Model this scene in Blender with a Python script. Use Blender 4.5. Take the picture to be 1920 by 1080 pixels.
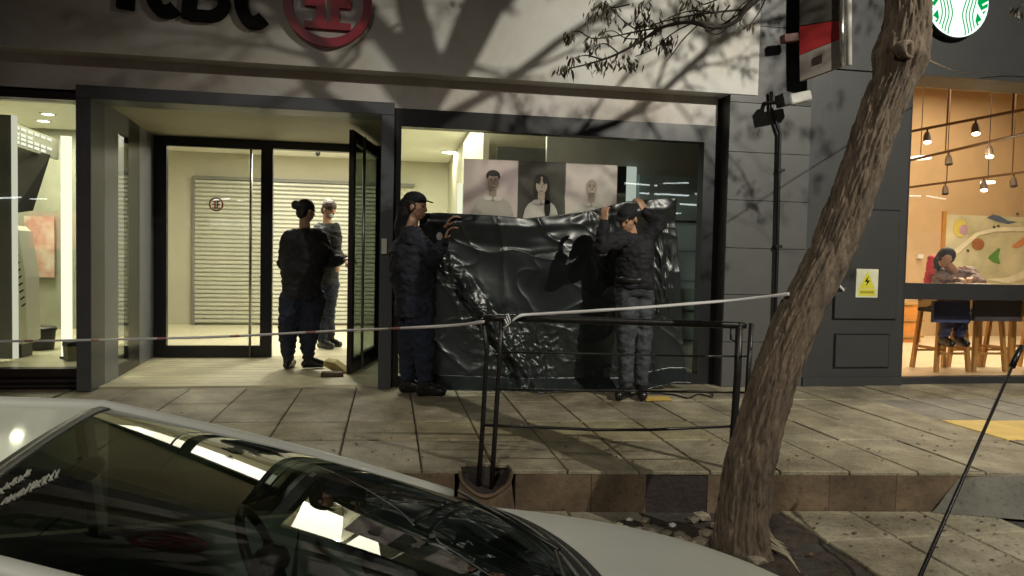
import bpy, bmesh, math, random
from mathutils import Vector, Matrix, noise
random.seed(7)
for o in list(bpy.data.objects): bpy.data.objects.remove(o)
S = bpy.context.scene
COL = S.collection
R = math.radians
# ---------------------------------------------------------------- camera
F = 1336.0; YAW, PIT, ROL = R(9.82), R(-2.203), R(1.192)
fwd = Vector((math.sin(YAW)*math.cos(PIT), math.cos(YAW)*math.cos(PIT), math.sin(PIT)))
rt = Vector((math.cos(YAW), -math.sin(YAW), 0)); up = rt.cross(fwd)
r2 = math.cos(ROL)*rt + math.sin(ROL)*up; u2 = -math.sin(ROL)*rt + math.cos(ROL)*up
CAM = Vector((0, 0, 1.13))
cd = bpy.data.cameras.new('camera'); cam = bpy.data.objects.new('camera', cd); COL.objects.link(cam)
cam.matrix_world = Matrix(((r2.x, u2.x, -fwd.x, CAM.x), (r2.y, u2.y, -fwd.y, CAM.y), (r2.z, u2.z, -fwd.z, CAM.z), (0, 0, 0, 1)))
cd.sensor_width = 36; cd.lens = F/1920*36; cd.clip_start = .05; cd.clip_end = 300
S.camera = cam
# ---------------------------------------------------------------- sky, exposure
w = bpy.data.worlds.new('World'); S.world = w; w.use_nodes = True
wt = w.node_tree; wt.nodes.clear()
bg = wt.nodes.new('ShaderNodeBackground'); wo = wt.nodes.new('ShaderNodeOutputWorld')
bg.inputs[0].default_value = (.30, .30, .27, 1); bg.inputs[1].default_value = .032
wt.links.new(bg.outputs[0], wo.inputs[0])
S.view_settings.view_transform = 'Standard'; S.view_settings.look = 'None'
S.view_settings.exposure = 0; S.view_settings.gamma = 1
LAMP1 = dict(loc=(5.6, -1.2, 5.6), energy=2550, tgt=(3.9, 6.0, 1.6))
LAMP2 = dict(loc=(-3.2, -4.6, 6.6), energy=1350, tgt=(.3, 2.2, -.3))

def ray(px, py):
    d = r2*((px-960)/F) + u2*(-(py-540)/F) + fwd
    return d
def at(px, py, Y):
    d = ray(px, py); return CAM + d*(Y/d.y)
def atz(px, py, z):
    d = ray(px, py); return CAM + d*((z-CAM.z)/d.z)
# ---------------------------------------------------------------- materials
MC = {}
def mat(name, col, rough=.6, metal=0, var=.15, scale=6, bump=0, bscale=40, rnd=0, emit=None, estr=1, spec=.5, coat=0, stretch=None, col2=None, dirt=0):
    if name in MC: return MC[name]
    m = bpy.data.materials.new(name); m.use_nodes = True; t = m.node_tree; N = t.nodes; L = t.links
    b = N['Principled BSDF']
    b.inputs['Roughness'].default_value = rough; b.inputs['Metallic'].default_value = metal
    b.inputs['Specular IOR Level'].default_value = spec
    if coat: b.inputs['Coat Weight'].default_value = coat; b.inputs['Coat Roughness'].default_value = .06
    tc = N.new('ShaderNodeTexCoord'); mp = N.new('ShaderNodeMapping'); L.new(tc.outputs['Object'], mp.inputs[0])
    if stretch: mp.inputs['Scale'].default_value = stretch
    nz = N.new('ShaderNodeTexNoise'); nz.inputs['Scale'].default_value = scale; nz.inputs['Detail'].default_value = 6
    nz.inputs['Roughness'].default_value = .65
    L.new(mp.outputs[0], nz.inputs['Vector'])
    cr = N.new('ShaderNodeValToRGB'); c = Vector(col[:3])
    lo = c*(1-var); hi = c*(1+var) if col2 is None else Vector(col2)
    cr.color_ramp.elements[0].position = .32; cr.color_ramp.elements[1].position = .68
    cr.color_ramp.elements[0].color = (*lo, 1); cr.color_ramp.elements[1].color = (*hi, 1)
    L.new(nz.outputs[0], cr.inputs[0]); src = cr.outputs[0]
    if dirt:
        nd = N.new('ShaderNodeTexNoise'); nd.inputs['Scale'].default_value = 1.1; nd.inputs['Detail'].default_value = 8; nd.inputs['Roughness'].default_value = .72; nd.inputs['Distortion'].default_value = .6
        L.new(tc.outputs['Object'], nd.inputs['Vector']); rd = N.new('ShaderNodeValToRGB'); rd.color_ramp.elements[0].position = .36; rd.color_ramp.elements[1].position = .60
        rd.color_ramp.elements[0].color = (1-dirt, (1-dirt)*.93, (1-dirt)*.82, 1); rd.color_ramp.elements[1].color = (1, 1, 1, 1)
        mxd = N.new('ShaderNodeMix'); mxd.data_type = 'RGBA'; mxd.blend_type = 'MULTIPLY'; mxd.inputs[0].default_value = 1
        ns_ = N.new('ShaderNodeTexNoise'); ns_.inputs['Scale'].default_value = 38; ns_.inputs['Detail'].default_value = 3; L.new(tc.outputs['Object'], ns_.inputs['Vector'])
        rs2 = N.new('ShaderNodeValToRGB'); rs2.color_ramp.elements[0].position = .30; rs2.color_ramp.elements[1].position = .42; rs2.color_ramp.elements[0].color = (.45, .42, .38, 1)
        mx2 = N.new('ShaderNodeMix'); mx2.data_type = 'RGBA'; mx2.blend_type = 'MULTIPLY'; mx2.inputs[0].default_value = .7 if dirt > .3 else 0
        L.new(nd.outputs[0], rd.inputs[0]); L.new(src, mxd.inputs[6]); L.new(rd.outputs[0], mxd.inputs[7]); L.new(ns_.outputs[0], rs2.inputs[0]); L.new(mxd.outputs[2], mx2.inputs[6]); L.new(rs2.outputs[0], mx2.inputs[7]); src = mx2.outputs[2]
    if rnd:
        oi = N.new('ShaderNodeObjectInfo'); hs = N.new('ShaderNodeHueSaturation')
        mr = N.new('ShaderNodeMapRange'); mr.inputs[3].default_value = 1-rnd; mr.inputs[4].default_value = 1+rnd
        L.new(oi.outputs['Random'], mr.inputs[0]); L.new(mr.outputs[0], hs.inputs['Value']); L.new(src, hs.inputs['Color']); src = hs.outputs[0]
    L.new(src, b.inputs['Base Color'])
    if bump:
        n2 = N.new('ShaderNodeTexNoise'); n2.inputs['Scale'].default_value = bscale; n2.inputs['Detail'].default_value = 5
        L.new(mp.outputs[0], n2.inputs['Vector'])
        bp = N.new('ShaderNodeBump'); bp.inputs['Strength'].default_value = bump; bp.inputs['Distance'].default_value = .01
        L.new(n2.outputs[0], bp.inputs['Height']); L.new(bp.outputs[0], b.inputs['Normal'])
    if emit:
        b.inputs['Emission Color'].default_value = (*emit, 1); b.inputs['Emission Strength'].default_value = estr
    MC[name] = m; return m
def glass(name, tint=(.9, .93, .9), refl=1.0, rough=.0, haze=0):
    if name in MC: return MC[name]
    m = bpy.data.materials.new(name); m.use_nodes = True; t = m.node_tree; N = t.nodes; L = t.links; N.clear()
    o = N.new('ShaderNodeOutputMaterial'); tr = N.new('ShaderNodeBsdfTransparent'); gl = N.new('ShaderNodeBsdfGlossy')
    tr.inputs[0].default_value = (*tint, 1); gl.inputs['Roughness'].default_value = rough
    lw = N.new('ShaderNodeLayerWeight'); lw.inputs[0].default_value = .5; pw = N.new('ShaderNodeMath'); pw.operation = 'POWER'; pw.inputs[1].default_value = 5
    fr = N.new('ShaderNodeMath'); fr.operation = 'MULTIPLY_ADD'; fr.inputs[1].default_value = .95; fr.inputs[2].default_value = .045
    L.new(lw.outputs['Facing'], pw.inputs[0]); L.new(pw.outputs[0], fr.inputs[0])
    mu = N.new('ShaderNodeMath'); mu.operation = 'MULTIPLY'; mu.inputs[1].default_value = refl; mu.use_clamp = True
    nz = N.new('ShaderNodeTexNoise'); nz.inputs['Scale'].default_value = 2.0; bp = N.new('ShaderNodeBump'); bp.inputs['Strength'].default_value = .012
    L.new(nz.outputs[0], bp.inputs['Height']); L.new(bp.outputs[0], gl.inputs['Normal'])
    mx = N.new('ShaderNodeMixShader'); L.new(fr.outputs[0], mu.inputs[0]); L.new(mu.outputs[0], mx.inputs[0])
    L.new(tr.outputs[0], mx.inputs[1]); L.new(gl.outputs[0], mx.inputs[2])
    out = mx.outputs[0]
    if haze:
        di = N.new('ShaderNodeBsdfDiffuse'); di.inputs[0].default_value = (.6, .6, .55, 1)
        m2 = N.new('ShaderNodeMixShader'); m2.inputs[0].default_value = haze; L.new(out, m2.inputs[1]); L.new(di.outputs[0], m2.inputs[2]); out = m2.outputs[0]
    L.new(out, o.inputs[0]); MC[name] = m; return m
def emis(name, col, st):
    if name in MC: return MC[name]
    m = bpy.data.materials.new(name); m.use_nodes = True; t = m.node_tree; t.nodes.clear()
    o = t.nodes.new('ShaderNodeOutputMaterial'); e = t.nodes.new('ShaderNodeEmission')
    e.inputs[0].default_value = (*col, 1); e.inputs[1].default_value = st; t.links.new(e.outputs[0], o.inputs[0])
    MC[name] = m; return m
M = dict(
 pav=mat('paver_concrete', (.32, .285, .20), .62, var=.36, scale=3.2, bump=.8, bscale=60, rnd=.12, dirt=.5),
 pavy=mat('paver_yellow', (.31, .272, .165), .65, var=.3, scale=4, bump=.8, bscale=50, rnd=.1, dirt=.5),
 pavY=mat('tactile_yellow', (.62, .42, .09), .6, var=.15, scale=5, bump=.4, bscale=50, rnd=.05),
 pavd=mat('paver_dark', (.2, .19, .16), .7, var=.3, scale=5, bump=.5, bscale=50, rnd=.1),
 bed=mat('joint_dirt', (.045, .042, .035), .95, var=.4, scale=20, bump=.6),
 kerb=mat('kerb_stone', (.15, .105, .065), .8, var=.4, scale=3.5, bump=.4, bscale=35, rnd=.18, dirt=.45),
 kerbd=mat('kerb_stone_shade', (.03, .022, .02), .8, var=.4, scale=5, bump=.8),
 ledge=mat('ledge_slab', (.34, .31, .23), .75, var=.3, scale=4, bump=.8, bscale=45, rnd=.12, dirt=.5),
 soil=mat('soil', (.045, .034, .026), .95, var=.5, scale=18, bump=1, bscale=60),
 ramp=mat('cement_ramp', (.14, .135, .11), .75, var=.25, scale=3, bump=.5, dirt=.4),
 asph=mat('asphalt', (.05, .05, .05), .85, var=.25, scale=30, bump=.8, bscale=150),
 sign=mat('fascia_panel', (.54, .535, .50), .5, var=.07, scale=1.2, bump=.05, bscale=8, dirt=.12),
 band=mat('white_band', (.56, .53, .50), .55, var=.1, scale=1.6, bump=.05, bscale=10, dirt=.2),
 grey=mat('grey_cladding', (.076, .077, .073), .45, var=.08, scale=3, bump=.08, bscale=20, rnd=.05),
 dark=mat('charcoal_wall', (.033, .034, .034), .5, var=.1, scale=3, bump=.1, bscale=25, rnd=.05),
 portal=mat('portal_metal', (.075, .08, .088), .4, .2, var=.08, scale=3),
 panel=mat('portal_panel', (.16, .17, .19), .4, .2, var=.06, scale=3),
 black=mat('black_frame', (.007, .007, .008), .35, var=.2, scale=5),
 bmet=mat('black_painted_steel', (.018, .016, .015), .38, .3, var=.3, scale=25, bump=.2, bscale=90),
 steel=mat('brushed_steel', (.35, .35, .33), .3, .9, var=.1, scale=10),
 cream=mat('cream_wall', (.50, .48, .37), .7, var=.04, scale=2),
 ceil=mat('white_ceiling', (.80, .79, .70), .8, var=.02, scale=2),
 floor=mat('lobby_floor', (.62, .58, .42), .35, var=.08, scale=2),
 shut=mat('shutter_slat', (.55, .55, .46), .4, .2, var=.05, scale=4),
 shad=mat('dull_shutter', (.40, .42, .37), .5, .1, var=.05, scale=4),
 navy=mat('navy_cloth', (.009, .011, .020), .85, var=.3, scale=9, bump=.6, bscale=30),
 navyt=mat('navy_trousers', (.013, .018, .038), .85, var=.3, scale=9, bump=.6, bscale=25),
 gcloth=mat('grey_blue_trousers', (.040, .046, .052), .8, var=.45, scale=12, bump=.8, bscale=22),
 blackc=mat('black_cloth', (.006, .006, .008), .8, var=.3, scale=9, bump=.6, bscale=30),
 dgrey=mat('dark_grey_cloth', (.018, .018, .02), .8, var=.3, scale=9, bump=.5, bscale=30),
 boot=mat('boot_leather', (.012, .011, .010), .3, var=.3, scale=15, bump=.3),
 skin=mat('skin', (.42, .24, .15), .5, var=.08, scale=12),
 hair=mat('dark_hair', (.006, .005, .004), .7, var=.3, scale=40, bump=.6, bscale=80, stretch=(1, 1, .2)),
 hairb=mat('brown_hair', (.045, .025, .014), .5, var=.3, scale=40, bump=.6, bscale=80),
 mask=mat('face_mask', (.6, .63, .62), .7, var=.05),
 bark=mat('bark', (.125, .093, .064), .9, var=.62, scale=24, bump=1, bscale=60, stretch=(1, 1, .16)),
 leaf=mat('leaf', (.055, .052, .022), .6, var=.3, scale=9),
 leafr=mat('dry_leaf', (.10, .055, .03), .6, var=.3, scale=9),
 white=mat('white_plastic', (.62, .62, .56), .5, var=.05),
 red=mat('red_sign', (.36, .03, .03), .4, var=.1),
 redp=mat('red_paint', (.28, .012, .03), .4, var=.1),
 carw=mat('car_paint_white', (.80, .82, .75), .5, var=.04, scale=2.2, coat=.12),
 cblk=mat('car_trim', (.012, .013, .012), .4, var=.2, scale=8),
 cint=mat('car_interior', (.03, .032, .030), .6, var=.25, scale=8, bump=.2),
 cseat=mat('car_seat', (.055, .055, .05), .8, var=.2, scale=8, bump=.3),
 tyre=mat('tyre', (.02, .02, .02), .8),
 wood=mat('stool_wood', (.42, .23, .07), .5, var=.2, scale=6, stretch=(1, 1, .2)),
 capm=mat('cap_cloth', (.006, .006, .008), .85, var=.2),
 letter=mat('black_letter', (.006, .005, .005), .7, var=.1, spec=.15),
 tape=mat('white_tape', (.75, .74, .72), .35, var=.05, scale=4),
 taper=mat('red_tape', (.5, .05, .05), .35, var=.05, scale=4),
 rub=mat('rubble', (.22, .19, .14), .85, var=.4, scale=9, bump=.6, rnd=.4),
 stoney=mat('broken_stone', (.34, .27, .09), .8, var=.35, scale=7, bump=.8),
 G=glass('window_glass', (.90, .92, .88), 1.0), Gc=glass('cafe_glass', (.93, .92, .9), 1.0),
 Gw=glass('windscreen_glass', (.27, .34, .30), 1.25), Gd=glass('door_leaf_glass', (.42, .46, .42), .6))
# ---------------------------------------------------------------- object helpers
def finish(o, name, parent=None, label=None, cat=None, group=None, kind=None):
    o.name = name
    if parent is not None: o.parent = parent; o.matrix_parent_inverse = parent.matrix_world.inverted() if False else Matrix.Translation(-parent.location) if not any(parent.rotation_euler) else parent.matrix_basis.inverted()
    if label: o['label'] = label
    if cat: o['category'] = cat
    if group: o['group'] = group
    if kind: o['kind'] = kind
    return o
def link(name, me, m=None, parent=None, **k):
    o = bpy.data.objects.new(name, me); COL.objects.link(o)
    if m is not None and not me.materials: me.materials.append(m)
    if parent is not None and parent.parent is not None:
        # parents' own inverse is applied through the chain; all geometry is in world units
        o.parent = parent; o.matrix_parent_inverse = parent_world(parent).inverted()
        for a, v in k.items():
            if v: o[{'cat': 'category'}.get(a, a)] = v
        return o
    return finish(o, name, parent, **k)
def parent_world(p):
    mw = p.matrix_basis.copy()
    if p.parent is not None: mw = parent_world(p.parent) @ p.matrix_parent_inverse @ mw
    return mw
def root(name, loc, label, cat, group=None, kind=None):
    o = bpy.data.objects.new(name, None); COL.objects.link(o); o.location = loc; o.empty_display_size = .1
    return finish(o, name, None, label, cat, group, kind)
class MB:
    def __init__(s): s.v = []; s.f = []
    def poly(s, pts): n = len(s.v); s.v += [tuple(p) for p in pts]; s.f.append(tuple(range(n, n+len(pts)))); return s
    def box(s, x0, y0, z0, x1, y1, z1):
        x0, x1 = sorted((x0, x1)); y0, y1 = sorted((y0, y1)); z0, z1 = sorted((z0, z1))
        n = len(s.v)
        s.v += [(x0, y0, z0), (x1, y0, z0), (x1, y1, z0), (x0, y1, z0), (x0, y0, z1), (x1, y0, z1), (x1, y1, z1), (x0, y1, z1)]
        s.f += [tuple(n+i for i in q) for q in ((0, 3, 2, 1), (4, 5, 6, 7), (0, 1, 5, 4), (1, 2, 6, 5), (2, 3, 7, 6), (3, 0, 4, 7))]
        return s
    def obox(s, p0, p1, wid, hgt, upv=(0, 0, 1)):   # bar from p0 to p1
        p0, p1 = Vector(p0), Vector(p1); d = (p1-p0).normalized(); u = Vector(upv)
        if abs(d.dot(u)) > .98: u = Vector((0, 1, 0))
        a = d.cross(u).normalized()*wid/2; b = a.cross(d).normalized()*hgt/2
        n = len(s.v)
        for p in (p0, p1): s.v += [tuple(p-a-b), tuple(p+a-b), tuple(p+a+b), tuple(p-a+b)]
        s.f += [tuple(n+i for i in q) for q in ((3, 2, 1, 0), (4, 5, 6, 7), (0, 1, 5, 4), (1, 2, 6, 5), (2, 3, 7, 6), (3, 0, 4, 7))]
        return s
    def tube(s, pts, r, n=8, cap=True, el=1.0, side=None):
        pts = [Vector(p) for p in pts]; rs = r if isinstance(r, (list, tuple)) else [r]*len(pts)
        base = len(s.v); prev = None
        for i, p in enumerate(pts):
            d = (pts[min(i+1, len(pts)-1)]-pts[max(i-1, 0)]).normalized()
            if prev is None:
                a = Vector(side) if side is not None else (Vector((0, 0, 1)) if abs(d.z) < .9 else Vector((1, 0, 0)))
            else: a = prev
            a = (a-d*a.dot(d)).normalized(); prev = a; b = d.cross(a)
            rr = rs[i]; ra, rb = rr if isinstance(rr, (tuple, list)) else (rr, rr*el)
            for k in range(n):
                t = 2*math.pi*k/n; s.v.append(tuple(p+a*math.cos(t)*ra+b*math.sin(t)*rb))
        for i in range(len(pts)-1):
            for k in range(n):
                a0 = base+i*n+k; a1 = base+i*n+(k+1) % n; s.f.append((a0, a1, a1+n, a0+n))
        if cap:
            s.f.append(tuple(base+k for k in range(n))[::-1]); e = base+(len(pts)-1)*n; s.f.append(tuple(e+k for k in range(n)))
        return s
    def ball(s, c, r, n=10, m=7, rot=None):
        c = Vector(c); r = Vector(r) if not isinstance(r, (int, float)) else Vector((r, r, r)); base = len(s.v)
        for i in range(m+1):
            ph = math.pi*i/m
            for k in range(n):
                t = 2*math.pi*k/n; q = Vector((r.x*math.sin(ph)*math.cos(t), r.y*math.sin(ph)*math.sin(t), r.z*math.cos(ph)))
                if rot is not None: q = rot @ q
                s.v.append(tuple(c+q))
        for i in range(m):
            for k in range(n):
                a0 = base+i*n+k; a1 = base+i*n+(k+1) % n; s.f.append((a0, a0+n, a1+n, a1))
        return s
    def capsule(s, p0, r0, p1, r1):
        p0, p1 = Vector(p0), Vector(p1); s.ball(p0, r0, 10, 6); s.ball(p1, r1, 10, 6)
        if (p1-p0).length > 1e-4: s.tube([p0, p1], [r0, r1], 10)
        return s
    def mesh(s, smooth=False):
        me = bpy.data.meshes.new('mesh'); me.from_pydata(s.v, [], s.f); me.validate(); me.update()
        if smooth: me.polygons.foreach_set('use_smooth', [True]*len(me.polygons))
        return me
    def build(s, name, m, parent=None, smooth=False, bevel=0, **k):
        me = s.mesh(smooth)
        if bevel:
            b = bmesh.new(); b.from_mesh(me); bmesh.ops.bevel(b, geom=b.edges[:], offset=bevel, segments=1, affect='EDGES'); b.to_mesh(me); b.free()
        return link(name, me, m, parent, **k)
def grid(fn, nu, nv, name, m, parent=None, smooth=True, thick=0, **k):
    b = MB()
    for j in range(nv+1):
        for i in range(nu+1): b.v.append(tuple(fn(i/nu, j/nv)))
    for j in range(nv):
        for i in range(nu):
            a = j*(nu+1)+i; b.f.append((a, a+1, a+nu+2, a+nu+1))
    o = b.build(name, m, parent, smooth, **k)
    if thick: md = o.modifiers.new('sol', 'SOLIDIFY'); md.thickness = thick; md.offset = 0
    return o
def arealight(loc, e, size, col=(1, .95, .8), rot=(0, 0, 0), parent=None, sy=None, name='lamp_light'):
    l = bpy.data.lights.new(name, 'AREA'); l.energy = e; l.size = size; l.color = col
    if sy: l.shape = 'RECTANGLE'; l.size_y = sy
    o = bpy.data.objects.new(name, l); COL.objects.link(o); o.location = loc; o.rotation_euler = rot
    if parent is not None: o.parent = parent; o.matrix_parent_inverse = parent_world(parent).inverted()
    return o
def zof(px, py, Y): return at(px, py, Y).z
def xof(px, py, Y): return at(px, py, Y).x
# ================================================================= GROUND
road = MB().poly([(-60, -60, -.77), (60, -60, -.77), (60, 40, -.77), (-60, 40, -.77)]).build('road', M['asph'], kind='structure')
def kerbY(x): return 3.83-.118*x
FAC = 6.35
# bed of the raised pavement
b = MB()
xs = [-12, 14]
b.v += [(-12, kerbY(-12)+.13, -.014), (14, kerbY(14)+.13, -.014), (14, 8.3, -.014), (-12, 8.3, -.014), (-12, kerbY(-12)+.13, -.77), (14, kerbY(14)+.13, -.77)]
b.f += [(0, 1, 2, 3), (4, 5, 1, 0)]
pav = b.build('pavement', M['bed'], kind='structure')
rows = [(3.78, 4.42), (4.42, 4.93), (4.93, 5.62), (5.62, 6.34)]
colsx = [.19+.39*k for k in range(0, 20)]
cl = .19
while cl > -7: cl -= .455; colsx.insert(0, cl)
def slab(pts, z0, z1, name, m, parent, bev=.006):
    b = MB(); n = len(pts)
    b.v = [(x, y, z0) for x, y in pts]
    c = Vector((sum(p[0] for p in pts)/n, sum(p[1] for p in pts)/n))
    b.v += [(x, y, z1-bev) for x, y in pts]
    for x, y in pts:
        d = (c-Vector((x, y))).normalized()*bev*1.4; b.v.append((x+d.x, y+d.y, z1))
    for l in (0, n):
        for i in range(n): j = (i+1) % n; b.f.append((l+i, l+j, l+n+j, l+n+i))
    b.f.append(tuple(range(2*n, 3*n)))
    return b.build(name, m, parent)
def y_at(t, x):   # rows follow the kerb at the front and the facade at the back
    f = (t-3.78)/(6.34-3.78); return (kerbY(x)-.008)*(1-f)+6.34*f
for (t0, t1) in rows:
    for i in range(len(colsx)-1):
        x0, x1 = colsx[i]+.005, colsx[i+1]-.005
        if x1 < -5 or x0 > 8: continue
        pts = [(x0, y_at(t0, x0)+.004), (x1, y_at(t0, x1)+.004), (x1, y_at(t1, x1)-.004), (x0, y_at(t1, x0)-.004)]
        dz = random.uniform(-.004, .003)
        m = M['pavy'] if (t0 == 4.42 and x0 < 2.0) else M['pav']
        if x0 > 3.75 and t0 in (4.93,): m = M['pavd']
        if x0 > 3.95 and t0 == 4.42: m = M['pavY']
        if t0 == 3.78 and abs(x0-.195) < .02: pts = [pts[0], (.40, pts[0][1]-.118*.2), (.405, pts[0][1]+.10), (x1, pts[0][1]+.09), pts[2], pts[3]]
        if t0 == 3.78 and abs(x0-.585) < .02: pts = [(x0, pts[0][1]+.115), (.665, pts[0][1]+.10), (.67, pts[0][1]-.01), pts[1], pts[2], pts[3]]
        slab(pts, -.02 if t0 == 3.78 else -.05, dz, 'paver', m, pav)
# tilted near-kerb margin is the kerb itself
kerb = MB().box(-12, 7.9, -.8, -11.9, 8.0, -.78).build('kerb', M['kerb'], kind='structure')
def bevbox(pts4, z0, z1, name, m, parent, bev=.012): return slab(pts4, z0, z1, name, m, parent, bev)
kx = -6.0; stones = []
edges = [-6, -5.2, -4.5, -3.7, -3.0, -2.2, -1.5, -.8, -.15, .365, .69, 1.10, 1.40, 1.74, 2.05, 2.42, 2.8, 3.2, 3.7, 4.3, 5.0, 5.8, 6.6, 7.4]
for i in range(len(edges)-1):
    x0, x1 = edges[i]+.0015, edges[i+1]-.0015
    if abs(edges[i]-.365) < .001: continue
    j = random.uniform(-.004, .003)
    m = M['kerbd'] if abs(edges[i]-1.40) < .01 else M['kerb']  # one stone coloured dark for the trunk's shadow on the kerb
    bevbox([(x0, kerbY(x0)-.0+j), (x1, kerbY(x1)+j), (x1, kerbY(x1)+.125), (x0, kerbY(x0)+.125)], -.24, -.0215, 'kerb_stone', m, kerb, .004)
# broken rounded notch in the kerb with a lip
cx = .53; cy = kerbY(.53)
b = MB(); n = 18
for i in range(n+1):
    t = math.pi*i/n; wv = 1+.03*math.sin(t*5)
    for (rr, yy) in ((.146, .0), (.144, -.012), (.132, -.012), (.129, .01)):
        b.v.append((cx-rr*wv*math.cos(t), cy+yy-.118*(-rr*math.cos(t)), -.003-rr*wv*math.sin(t)*1.02))
for i in range(n):
    for k in range(3): a = i*4+k; b.f.append((a, a+1, a+5, a+4))
b.build('kerb_notch_lip', M['kerb'], kerb, smooth=True)
b = MB()   # stone with a half round opening: two fans down to the base line
for i in range(n+1):
    t = math.pi*i/n; X_ = -.13*math.cos(t); Z_ = -.003-.13*math.sin(t)
    b.v += [(cx+X_, cy-.118*X_, Z_), (cx+X_*1.25, cy-.118*X_*1.25, -.24), (cx+X_, cy-.118*X_+.12, Z_*.8)]
inner = MB(); inner.v = list(b.v)
for i in range(n): a = i*3; b.f.append((a, a+1, a+4, a+3)); inner.f.append((a+2, a, a+3, a+5))
b.build('kerb_stone', M['kerb'], kerb); inner.build('notch_lining', M['kerbd'], kerb)  # lining coloured near black for the shade inside the hole
MB().box(.365, cy+.118, -.24, .69, cy+.128, -.055).build('notch_back', M['kerbd'], kerb)  # back coloured dark too, as shade deep in the notch
# lower ledge
LZ = -.22
lp = [(-12, 2.9), (1.55, 2.9), (1.62, 2.62), (14, 2.35), (14, kerbY(14)+.1), (-12, kerbY(-12)+.1)]
b = MB(); b.v = [(x, y, LZ-.014) for x, y in lp]+[(x, y, -.77) for x, y in lp]
b.f.append(tuple(range(6)))
for i in range(3): b.f.append((i+6, i+7, i+1, i))
ledge = b.build('lower_pavement', M['bed'], kind='structure')
pit = (1.18, 2.86, 2.28, 3.46)
for i in range(len(colsx)-1):
    x0, x1 = colsx[i]+.005, colsx[i+1]-.005
    if x0 < -4 or x0 > 8: continue
    for (ya, yb) in ((2.66, 3.14), (3.14, 3.83)):
        if x1 < 1.6 and yb < 3.2: ya = 2.93
        yb2a, yb2b = (yb, yb) if yb < 3.5 else (kerbY(x0)-.01, kerbY(x1)-.01)
        if x0 > 2.95 and yb > 3.5: continue
        ox0, ox1 = max(x0, pit[0]), min(x1, pit[2]); 
        if ox1 > ox0+.05 and x0 > 1.0 and x1 < 2.2: continue
        slab([(x0, ya+.004), (x1, ya+.004), (x1, yb2b-.004), (x0, yb2a-.004)], LZ-.05, LZ+random.uniform(-.005, .004), 'paver', M['ledge'], ledge)
# tree pit soil
grid(lambda u, v: Vector((1.0+1.13*u, 2.68+.86*v*(1-.08*u), LZ-.008+.035*noise.noise(Vector((u*7, v*5, 1)))+.03*math.exp(-((u-.47)**2+(v-.42)**2)*18))), 40, 26, 'soil', M['soil'], kind='structure')
# cement ramp between the lower ledge and the pavement
def rampf(u, v):
    p0, p1 = Vector((2.98, 3.46, LZ+.004)), Vector((8, 2.9, LZ+.004)); q0, q1 = Vector((3.22, 3.47, -.006)), Vector((8, kerbY(8)+.02, .002))
    lo = Vector((2.98+5*u, 3.44-.62*min(1, u*3.0), LZ+.004)); hi = Vector((3.2+5*u, kerbY(3.2+5*u)+.01, .003))
    s = v*v*(3-2*v)*.35+v*.65
    p = lo.lerp(hi, v); p.z = lo.z+(hi.z-lo.z)*s+.006*noise.noise(Vector((u*9, v*4, 0)))*(4*v*(1-v)); return p
grid(rampf, 40, 10, 'ramp', M['ramp'], kind='structure')
# ================================================================= BANK FACADE
bank = root('bank_building', (0, FAC, 0), 'bank branch with grey portal, white fascia and lit glass front behind the officers', 'building')
SY = 6.12
zb = 2.69
MB().box(-9, SY, zb, xof(1424, 90, SY), 6.42, 4.05).build('sign_fascia', M['sign'], bank)
xe = xof(1346, 200, 6.3)
MB().box(-9, 6.3, zof(900, 216, 6.3)+.0, xe, 6.8, 2.71).build('white_band', M['band'], bank)
zt = zof(900, 216, 6.3)
# upper floor
b = MB(); b.box(-9, 6.3, 4.05, xe+.4, 6.6, 4.5); b.box(-9, 6.3, 6.2, xe+.4, 6.6, 9.0)
wx = [-8.6+1.9*k for k in range(7)]
for x in wx: b.box(x-.25, 6.3, 4.5, x+.25, 6.6, 6.2)
b.build('upper_wall', M['band'], bank)
MB().box(-9, 9.9, 4.3, xe+.4, 10, 6.4).build('office_wall', M['cream'], bank)
MB().box(-9, 6.6, 6.25, xe+.4, 9.9, 6.3).build('office_ceiling', M['ceil'], bank)
MB().box(-9, 6.6, 4.28, xe+.4, 9.9, 4.3).build('office_floor', M['floor'], bank)
for k in range(6):
    f = MB(); x0, x1 = wx[k]+.25, wx[k+1]-.25
    for a in ((x0, 4.5, x0+.05, 6.2), (x1-.05, 4.5, x1, 6.2), (x0+.05, 6.15, x1-.05, 6.2), (x0+.05, 4.5, x1-.05, 4.55)): f.box(a[0], 6.36, a[1], a[2], 6.44, a[3])
    wn = f.build('window', M['black'], bank)
    MB().box(x0+.05, 6.395, 4.55, x1-.05, 6.405, 6.15).build('pane', M['G'], wn)
for k in range(2):
    tl = MB().box(-7.0+2.1*k, 7.4, 6.18, -5.9+2.1*k, 7.52, 6.23).build('tube_light', emis('tube', (.95, 1, .85), 7), bank)
# portal frame
PX0, PX1 = xof(150, 400, 6.3), xof(737, 400, 6.3)
PX0i, PX1i = xof(178, 400, 6.3), xof(713, 400, 6.3)
pzt = 2.455; pzb = 2.35
MB().box(PX0, 6.22, 0, PX0i, 6.5, pzb).build('portal_post', M['portal'], bank, bevel=.004)
MB().box(PX1i, 6.22, 0, PX1, 6.5, pzb).build('portal_post', M['portal'], bank, bevel=.004)
MB().box(PX0, 6.22, pzb, PX1, 6.5, pzt).build('portal_beam', M['portal'], bank, bevel=.004)
DY = 8.15
DXL = xof(287, 400, DY)
MB().poly([(PX0i-.3, 6.5, pzb+.03), (PX1+.05, 6.5, pzb+.03), (PX1+.05, DY+.1, pzb+.03), (DXL-.2, DY+.1, pzb+.03)]).build('portal_soffit', mat('soffit', (.30, .28, .20), .6, var=.06, scale=2), bank)
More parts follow.
